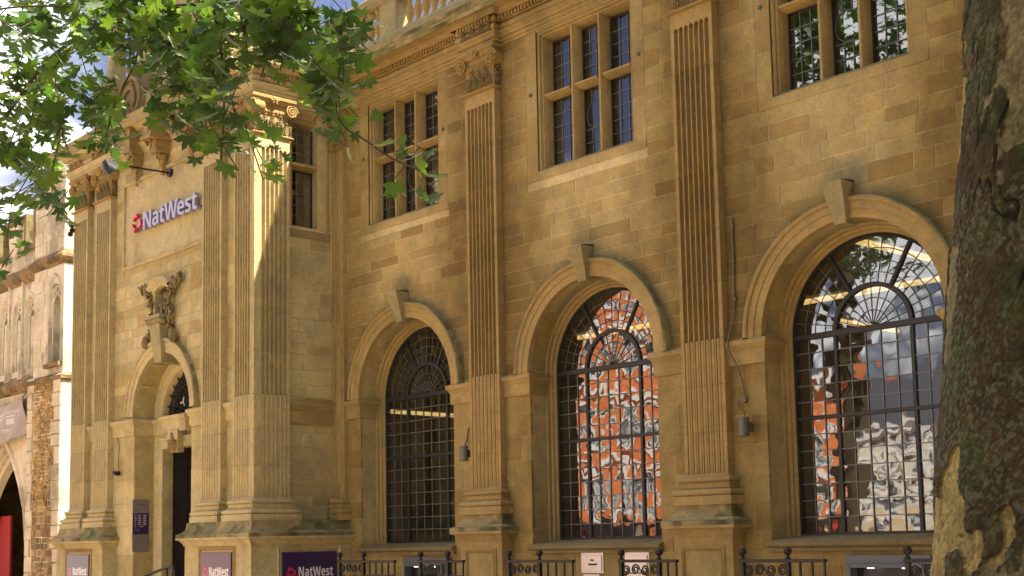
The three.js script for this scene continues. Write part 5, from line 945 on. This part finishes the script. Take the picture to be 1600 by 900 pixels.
{
  // trunk: bark that comes away in plates; height steps and colours belong to the layers of bark
  const axis = (y) => [7.17 + 0.164 * (y - 1.56), 4.96 + 0.13 * (y - 1.56)];
  const rad = (y) => 0.475 - 0.040 * (y - 1.56) + 0.14 * Math.exp(-y * 2.2);
  const patch = (a, y) => { const s = a * 0.46; return [s * 1.0, y]; };
  const L1 = (s, y) => fbm(s * 2.6 + 11, y * 1.35 + 3, 5, 0, 501), L2 = (s, y) => fbm(s * 4.2 + 31, y * 2.2 + 7, 5, 0, 502), L3 = (s, y) => fbm(s * 3.1 + 71, y * 1.9 + 17, 5, 0, 503);
  const cell = (s, y) => {                                            // flake cells, taller than wide: nearest and second nearest
    const u = s * 15, v = y * 8.5, iu = Math.floor(u), iv = Math.floor(v); let d1 = 9, d2 = 9, id = 0;
    for (let a = -1; a <= 1; a++) for (let b = -1; b <= 1; b++) { const x = iu + a, z = iv + b, dx = x + hash(x, z, 61) - u, dz = z + hash(x, z, 62) - v, d = Math.hypot(dx, dz); if (d < d1) { d2 = d1; d1 = d; id = hash(x, z, 63); } else if (d < d2) d2 = d; }
    return [d2 - d1, id];
  };
  const bark = (s, y) => {
    const wx = 0.05 * (fbm(s * 14, y * 10, 3, 0, 530) - 0.5), wy = 0.07 * (fbm(s * 14, y * 10, 3, 0, 531) - 0.5), w = 0.10 * (fbm(s * 12, y * 9, 4, 0, 504) - 0.5), a = L1(s, y) + w, b = L2(s, y) + w * 1.2, c = L3(s, y) + w;
    const [edge, id] = cell(s + wx, y + wy), n = fbm(s * 30, y * 24, 4, 0, 505), f = fbm(s * 120, y * 105, 3, 0, 506), lich = sstep(0.54, 0.62, fbm(s * 85, y * 80, 3, 0, 507)) * sstep(0.38, 0.54, fbm(s * 6, y * 5, 3, 0, 508));
    let h, col; const rough = sstep(0.02, 0.16, edge);
    if (a > 0.605) { h = 0; const t = fbm(s * 8, y * 6, 3, 0, 513); col = [lerp(0.21, 0.33, t), lerp(0.165, 0.25, t), lerp(0.06, 0.095, t)]; }   // freshly bared, ochre yellow
    else if (b > 0.60) { h = 0.005 + 0.002 * rough; col = [0.17, 0.14, 0.07]; }                                                              // tan layer
    else if (c > 0.61) { h = 0.006 + 0.003 * rough; col = [0.085, 0.05, 0.024]; }                                                             // red-brown layer
    else { const n2 = fbm(s * 55, y * 44, 3, 0, 541); h = 0.011 + 0.0025 * id * rough + 0.005 * (n2 - 0.5); const g = fbm(s * 7, y * 5, 4, 0, 509), t = lerp(0.8, 1.15, id); col = [lerp(0.050, 0.040, sstep(0.35, 0.65, g)) * t, lerp(0.034, 0.044, sstep(0.35, 0.65, g)) * t, 0.0115 * t]; }
    const k = Math.abs(fbm(s * 7 + 1.0 * (fbm(s * 6, y * 4, 2, 0, 512) - 0.5), y * 0.8, 4, 0, 510) - 0.5), crack = h > 0.009 ? sstep(0.010, 0.002, k) * sstep(0.46, 0.54, fbm(s * 4, y * 2.4, 2, 0, 511)) : 0;
    h += 0.006 * (n - 0.5) + 0.006 * (f - 0.5) - 0.010 * crack; const m = (0.35 + 1.3 * n) * (0.35 + 1.3 * f) * (1 - 0.75 * crack);
    col = col.map((q) => q * m); if (h > 0.006 && lich) col = [lerp(col[0], 0.115, lich * 0.7), lerp(col[1], 0.125, lich * 0.7), lerp(col[2], 0.075, lich * 0.7)];
    return [h, col];
  };
  const grid = (a0, a1, na, y0, y1, ny) => {
    const pos = [], col = [], idx = [];
    for (let j = 0; j <= ny; j++) for (let i = 0; i <= na; i++) {
      const a = lerp(a0, a1, i / na), y = lerp(y0, y1, j / ny), [ax, az] = axis(y), big = 0.035 * (fbm(Math.cos(a) * 1.6 + 9, y * 0.8 + Math.sin(a) * 1.6, 3, 0, 520) - 0.5), [h, c] = bark(a * 0.46, y), r = rad(y) + big + h * 1.15;
      pos.push(ax + r * Math.cos(a) - TB.x, y, az + r * Math.sin(a) - TB.z); col.push(...c);
    }
    for (let j = 0; j < ny; j++) for (let i = 0; i < na; i++) { const k = j * (na + 1) + i; idx.push(k, k + na + 1, k + 1, k + 1, k + na + 1, k + na + 2); }
    const g = new THREE.BufferGeometry(); g.setAttribute('position', new THREE.Float32BufferAttribute(pos, 3)); g.setAttribute('color', new THREE.Float32BufferAttribute(col, 3)); g.setIndex(idx); g.computeVertexNormals(); return g;
  };
  const barkMat = std(lin(1, 1, 1), { vertexColors: true, roughness: 0.95 });
  const V0 = 0.35, V1 = Math.PI + 0.15;                              // the half that is turned towards the square
  const vis = grid(V0, V1, 330, 1.25, 4.0, 560), back = grid(V1, V0 + 2 * Math.PI, 40, 1.25, 4.0, 60), foot = grid(0, 2 * Math.PI, 64, -0.05, 1.25, 30), top = grid(0, 2 * Math.PI, 64, 4.0, 5.6, 40);
  mesh('trunk', mergeGeometries([vis, back, foot, top]), barkMat, plane);
  // limbs, above the frame
  const limb = (pts, r0, r1) => { const c = new THREE.CatmullRomCurve3(pts.map((p) => new THREE.Vector3(...p).sub(TB))), n = 40, g = new THREE.TubeGeometry(c, n, 1, 12, false), p = g.attributes.position; for (let i = 0; i <= n; i++) { const ctr = c.getPointAt(i / n), r = lerp(r0, r1, i / n); for (let j = 0; j <= 12; j++) { const k = i * 13 + j; p.setXYZ(k, ctr.x + (p.getX(k) - ctr.x) * r, ctr.y + (p.getY(k) - ctr.y) * r, ctr.z + (p.getZ(k) - ctr.z) * r); } } g.computeVertexNormals(); return mesh('limb', g, M.twig, plane); };
  const T = axis(5.5);
  limb([[T[0], 5.2, T[1]], [6.4, 6.6, 5.6], [5.0, 7.0, 6.0], [3.6, 6.9, 6.1], [2.0, 6.6, 5.9]], 0.2, 0.05);
  limb([[T[0], 5.3, T[1]], [8.2, 7.2, 4.4], [9.2, 9.0, 3.6], [9.8, 10.5, 3.4]], 0.24, 0.06);
  limb([[T[0], 5.3, T[1]], [7.4, 7.6, 6.2], [7.0, 9.4, 7.4], [6.5, 10.6, 8.2]], 0.2, 0.05);
  limb([[T[0], 5.4, T[1]], [7.0, 8.0, 4.6], [6.2, 9.8, 4.0]], 0.2, 0.05);
  // hanging sprays: twigs given by where they leave the limb, with leaves along them
  const r = rng(2024), spots = [];
  const sprays = [];
  const add = (x, y, d, rx, ry, n) => sprays.push({ x, y, d, rx, ry, n });
  // centre in the picture plane of the photograph, distance from the eye, spread, number of leaves
  add(40, 40, 7.6, 60, 60, 85); add(30, 150, 7.8, 55, 60, 80); add(90, 130, 7.2, 60, 60, 60); add(30, 250, 7.4, 45, 45, 60); add(120, 60, 7.0, 40, 40, 30); add(85, 205, 7.1, 55, 30, 60); add(60, 300, 7.2, 50, 24, 30); add(100, 330, 7.0, 18, 14, 9);
  add(160, 175, 6.9, 42, 28, 50); add(170, 222, 6.8, 36, 16, 26); add(205, 30, 7.0, 50, 40, 75); add(205, 95, 6.9, 30, 26, 22); add(270, 50, 6.7, 50, 50, 110); add(290, 130, 6.6, 38, 36, 75); add(345, 50, 6.6, 50, 50, 105); add(335, 130, 6.5, 42, 44, 80); add(330, 195, 6.4, 30, 26, 36); add(420, 50, 6.5, 50, 46, 95); add(440, 95, 6.4, 30, 18, 22); add(480, 50, 6.3, 45, 38, 70); add(520, 120, 6.2, 28, 40, 52); add(372, 178, 6.3, 16, 22, 12); add(540, 60, 6.2, 24, 32, 26); add(520, 178, 6.1, 20, 20, 24); add(345, 250, 6.3, 14, 20, 9); add(402, 262, 6.2, 15, 17, 9); add(535, 212, 6.0, 12, 14, 6);
  add(622, 272, 5.85, 16, 6, 7); add(648, 280, 5.8, 8, 4, 7); add(12, 365, 7.2, 14, 16, 7); add(5, 425, 7.2, 8, 8, 3); add(440, 10, 6.6, 60, 20, 40); add(150, 5, 7.2, 60, 16, 40); add(265, 185, 6.6, 18, 14, 10);
  const sub = new THREE.Vector3(), twigs = [];
  for (const s of sprays) {
    const c = at(s.x, s.y, s.d), k = s.d / 2057;
    for (let i = 0; i < (s.n * 1.08) / 8; i++) {
      const a = r() * 6.283, q = Math.sqrt(r()), e = at(s.x + Math.cos(a) * q * s.rx * 0.85, s.y - 14 + Math.sin(a) * q * s.ry * 0.8, s.d + (r() - 0.5) * 1.0);
      const dir = new THREE.Vector3(r() - 0.5, -0.25 - 0.5 * r(), r() - 0.5).normalize(), l0 = lerp(0.12, 0.27, r());
      twigs.push(bar(e.clone().addScaledVector(dir, -l0 * 0.6).sub(TB).toArray(), e.clone().addScaledVector(dir, l0 * 0.5).sub(TB).toArray(), 0.0028, 4));
      for (let k = 0; k < 8; k++) { const p = e.clone().addScaledVector(dir, (r() - 0.55) * l0).add(sub.set((r() - 0.5) * 0.17, (r() - 0.5) * 0.13, (r() - 0.5) * 0.17)); spots.push({ m: leafPose(p.sub(TB), lerp(0.06, 0.135, Math.pow(r(), 0.8)), r), mat: Math.floor(r() * 4), geo: Math.floor(r() * 4), z: s.d }); }
    }
  }
  { const m = mesh('twigs', join(twigs), M.twig, plane); m.userData.kind = 'stuff'; }
  // twigs: woody stems threading the sprays
  const tw = (pts, r0) => { const b = tube(pts.map(([x, y, d]) => at(x, y, d).sub(TB).toArray()), r0 * 0.55, 60, 6); return mesh('branch', b, M.twig, plane); };
  const main = tw([[500, -160, 6.4], [430, -60, 6.5], [330, 0, 6.6], [200, 20, 6.9], [80, 90, 7.3], [10, 180, 7.5]], 0.018);
  tw([[430, -60, 6.5], [480, 40, 6.3], [520, 130, 6.1], [532, 190, 6.05], [575, 222, 5.95], [610, 246, 5.9], [655, 266, 5.8]], 0.008);
  tw([[330, 0, 6.6], [345, 80, 6.5], [350, 160, 6.4], [345, 250, 6.3]], 0.009); tw([[430, -60, 6.5], [425, 60, 6.4], [408, 120, 6.3]], 0.007);
  tw([[200, 20, 6.9], [215, 80, 6.9], [180, 160, 6.8], [165, 215, 6.8]], 0.008); tw([[80, 90, 7.3], [95, 200, 7.1], [80, 290, 7.1], [105, 335, 7.0]], 0.008); tw([[-40, 20, 7.4], [40, 10, 7.2], [150, 12, 7.0], [220, 14, 6.9]], 0.010);
  spots.sort((p, q) => p.z - q.z);
  spots.slice(0, 300).forEach((s) => { const l = mesh('leaf', LEAVES[s.geo], leafMats[s.mat], plane); l.applyMatrix4(s.m); });
  const rest = spots.slice(300);
  // the crown above and around, kept out of the picture, and what is left of the sprays
  const crown = []; const rc = rng(77);
  const clumps = []; for (let k = 0; k < 190; k++) { const a = rc() * 6.283, u = Math.cbrt(rc()), v = lerp(-0.7, 1, rc()), h = Math.sqrt(1 - Math.min(1, v * v)); clumps.push([10.4 + 4.4 * u * h * Math.cos(a), 8.2 + 3.6 * u * v, 4.6 + 4.0 * u * h * Math.sin(a)]); }
  for (const c of clumps) for (let i = 0; i < 80; i++) { const p = new THREE.Vector3(c[0] + (rc() + rc() - 1) * 1.0, c[1] + (rc() + rc() - 1) * 0.8, c[2] + (rc() + rc() - 1) * 1.0); const sh = (p.y - 4.8) / SUN_DIR.y, bx0 = p.x - sh * SUN_DIR.x, bz0 = p.z - sh * SUN_DIR.z; if (sh > 0 && bx0 > 0.5 && bx0 < 6 && bz0 > 4 && bz0 < 8) continue; if (inFrame(p, 1.06) || p.distanceTo(EYE) < 2.5) continue; crown.push({ m: leafPose(p.sub(TB), lerp(0.17, 0.26, rc()), rc), mat: 0, geo: Math.floor(rc() * 4) }); }
  for (const [list, nm] of [[rest, 0], [crown, 1]]) for (let g = 0; g < 4; g++) for (let m = 0; m < (nm ? 1 : 4); m++) {
    const l = list.filter((s) => s.geo === g && (nm || s.mat === m)); if (!l.length) continue;
    const im = new THREE.InstancedMesh(LEAVES[g], leafMats[nm ? g : m], l.length); l.forEach((s, i) => im.setMatrixAt(i, s.m)); im.name = numbered('foliage'); im.userData.kind = 'stuff'; im.castShadow = true; plane.add(im);
  }
  // seed balls on their threads
  const sb = new THREE.IcosahedronGeometry(0.014, 1); for (const [x, y, d] of [[112, 352, 7], [113, 360, 7], [110, 366, 7], [385, 35, 6.5], [383, 42, 6.5], [382, 48, 6.5], [269, 183, 6.6], [205, 75, 6.9], [300, 118, 6.6], [455, 88, 6.3]]) { const b = mesh('seed_ball', sb, M.seed, plane); b.position.copy(at(x, y, d).sub(TB)); }
}
function planeTree(label, x, z, h, rad, seed, n) {
  const t = thing('plane_tree', label, 'tree', [x, 0, z], 0), r = rng(seed), tr = new THREE.CylinderGeometry(0.14, 0.26, h * 0.6, 12, 4); tr.translate(0, h * 0.3, 0); mesh('trunk', tr, M.twig, t);
  for (let k = 0; k < 5; k++) { const a = k * 1.257 + r(); mesh('limb', bar([0, h * (0.4 + 0.04 * k), 0], [Math.cos(a) * rad * 0.7, h * (0.68 + 0.05 * r()), Math.sin(a) * rad * 0.7], 0.06, 7), M.twig, t); }
  const im = new THREE.InstancedMesh(LEAVES[seed % 4], leafMats[seed % 4], n); let i = 0;
  const cl = []; for (let k = 0; k < 40; k++) { const a = r() * 6.283, v = lerp(-0.8, 1, r()), u = Math.cbrt(r()), q = Math.sqrt(1 - v * v) * u; cl.push([q * Math.cos(a) * rad, h * 0.7 + v * u * h * 0.33, q * Math.sin(a) * rad]); }
  while (i < n) { const c = cl[Math.floor(r() * 40)], p = new THREE.Vector3(c[0] + (r() + r() - 1) * 0.9, c[1] + (r() + r() - 1) * 0.8, c[2] + (r() + r() - 1) * 0.9); im.setMatrixAt(i++, leafPose(p, lerp(0.2, 0.32, r()), r)); }
  im.name = numbered('foliage'); im.userData.kind = 'stuff'; im.castShadow = true; t.add(im);
}
planeTree('dark plane tree in the square, mirrored in the left arched window', -12.6, 7.6, 7.5, 1.9, 5, 1500);
planeTree('slim plane tree in the square mirrored at the left of the right arched window', -2.3, 7.4, 12.6, 2.0, 21, 2300);
planeTree('broad plane tree at the right end of the square beside the building corner', 14.8, 4.6, 12, 4.0, 9, 6500);
planeTree('narrow plane tree near the building front, just right of the large trunk', 8.5, 2.5, 11, 1.9, 17, 3600);
planeTree('tall plane tree close to the right end of the building front', 10.9, 3.1, 12, 2.7, 13, 5200);
planeTree('plane tree across the paving, opposite the right arched window', 4.6, 12.4, 12, 3.6, 30, 5600);
planeTree('plane tree behind the viewer in the middle of the square', 9.5, 14.6, 13, 4.2, 31, 6500);
planeTree('plane tree behind the viewer near the brick block on the right', 14.6, 13.8, 13, 4.0, 32, 5600);
planeTree('second broad plane tree on the right, further out in the square', 16.8, 9.2, 13, 4.2, 10, 6500);
planeTree('plane tree by the pale houses, mirrored above their roofs', -4.5, 25, 6.5, 1.6, 14, 900);

// ------------------------------------------------------------------ the far sides of the square, which the windows mirror
function house(label, cat, pos, turn, w, d, h, wallM, { storeys = 3, bays = 5, roof = 2, shop = null, trim = M.white, roofM = M.slate } = {}) {
  const t = thing('town_house', label, cat, pos, turn), sh = shop ? 1.8 : 0.3;
  const win = []; const fh = (h - sh - 0.3) / storeys; for (let s = 0; s < storeys; s++) for (let b = 0; b < bays; b++) { const x = -w / 2 + (w * (b + 0.5)) / bays, y = sh + fh * s + fh * 0.25, ww = Math.min(0.5, (w / bays) * 0.26); win.push([x - ww, x + ww, y, y + fh * 0.58]); }
  mesh('wall', join([slab([[-w / 2, 0], [w / 2, 0], [w / 2, h], [-w / 2, h]], [...win.map((q) => rectPath(...q)), ...(shop ? [rectPath(-w / 2 + 0.4, w / 2 - 0.4, 0.3, 1.55)] : [])], -0.3, 0), bx(-w / 2, w / 2, 0, h, -d, -d + 0.3), bx(-w / 2, -w / 2 + 0.3, 0, h, -d + 0.3, -0.3), bx(w / 2 - 0.3, w / 2, 0, h, -d + 0.3, -0.3)]), wallM, t);
  for (const q of win) { const f = mesh('window', sweepXY(rectPath(...q), [[0.08, -0.01], [0.08, 0.04], [0, 0.04], [0, -0.08], [-0.05, -0.08], [-0.05, -0.14]], { closed: true }), trim, t); mesh('pane', bx(q[0], q[1], q[2], q[3], -0.16, -0.14), M.farPane ??= std(lin(0.16, 0.17, 0.19), { roughness: 0.3 }), f); mesh('glazing_bar', join([bx((q[0] + q[1]) / 2 - 0.02, (q[0] + q[1]) / 2 + 0.02, q[2], q[3], -0.14, -0.11), bx(q[0], q[1], (q[2] + q[3]) / 2 - 0.02, (q[2] + q[3]) / 2 + 0.02, -0.139, -0.109)]), trim, f); }
  mesh('cornice', bx(-w / 2 - 0.06, w / 2 + 0.06, h - 0.28, h + 0.02, 0.003, 0.22), trim, t);
  for (let s = 1; s < storeys; s++) mesh('band', bx(-w / 2, w / 2, sh + fh * s - 0.1, sh + fh * s + 0.05, 0.002, 0.07), trim, t);
  const rf = new Geo(); rf.quad([-w / 2 - 0.1, h, 0.25], [w / 2 + 0.1, h, 0.25], [w / 2 + 0.1, h + roof, -d / 2], [-w / 2 - 0.1, h + roof, -d / 2]); rf.quad([-w / 2 - 0.1, h, -d - 0.2], [-w / 2 - 0.1, h + roof, -d / 2], [w / 2 + 0.1, h + roof, -d / 2], [w / 2 + 0.1, h, -d - 0.2]); for (const s of [-1, 1]) rf.tri([s * (w / 2), h, 0], [s * (w / 2), h + roof, -d / 2], [s * (w / 2), h, -d]);
  const R = mesh('roof', rf.build(), roofM, t); for (const s of [-0.4, 0.35]) mesh('chimney', bx(s * w - 0.4, s * w + 0.4, h + roof * 0.4, h + roof + 1.0, -d / 2 - 0.4, -d / 2 + 0.4), M.brick, R);
  if (shop) { const cols = shop, n = Math.round(w / 0.9); for (let k = 0; k < n; k++) mesh('shop_panel', bx(lerp(-w / 2 + 0.4, w / 2 - 0.4, k / n) + 0.02, lerp(-w / 2 + 0.4, w / 2 - 0.4, (k + 1) / n) - 0.02, 0.3, 1.55, -0.2, -0.05), cols[k % cols.length], t); mesh('shop_fascia', bx(-w / 2 + 0.2, w / 2 - 0.2, 1.58, 2.0, 0.002, 0.14), shop[0], t); }
  return t;
}
const H2 = Math.PI / 2;
house('tall red brick shops with white bands, mirrored in the middle arched window', 'building', [-14.5, 0, 15.5], H2, 9.5, 8, 9.4, M.brick, { storeys: 4, bays: 7, roof: 1.6, shop: [M.windowDark, M.white, M.blue, M.teal, M.white, M.windowDark, M.blue] });
house('orange brick house with dormer end beside the tall red brick shops', 'building', [-14.5, 0, 23.4], H2, 6, 8, 6.6, M.brick, { storeys: 3, bays: 4, roof: 1.8, shop: [M.windowDark, M.red, M.cream] });
house('white rendered terrace closing the far end of the square', 'building', [-19, 0, 38], Math.PI - 0.35, 9, 8, 6.2, M.render, { storeys: 3, bays: 6, roof: 2.4, shop: [M.cream, M.blue, M.cream, M.white] });
house('cream rendered house right of the white terrace with a low slate roof', 'building', [-10.2, 0, 36.5], Math.PI - 0.15, 8, 8, 5.2, M.cream, { storeys: 2, bays: 5, roof: 2.2, shop: [M.white, M.windowDark, M.cream, M.blue] });
house('long pale house on the near side of the far terrace', 'building', [-1.5, 0, 37], Math.PI, 9, 8, 6.0, M.render, { storeys: 2, bays: 6, roof: 2.2 });
house('tall dark brick block closing the right side of the square', 'building', [23, 0, 6], -H2, 26, 8, 12, M.brick, { storeys: 4, bays: 11, roof: 2 });
house('red brick hall behind the viewer on the right of the square', 'building', [9, 0, 36], Math.PI, 11, 9, 7.5, M.brick, { storeys: 3, bays: 6, roof: 2.4 });

renderer.render(scene, camera);
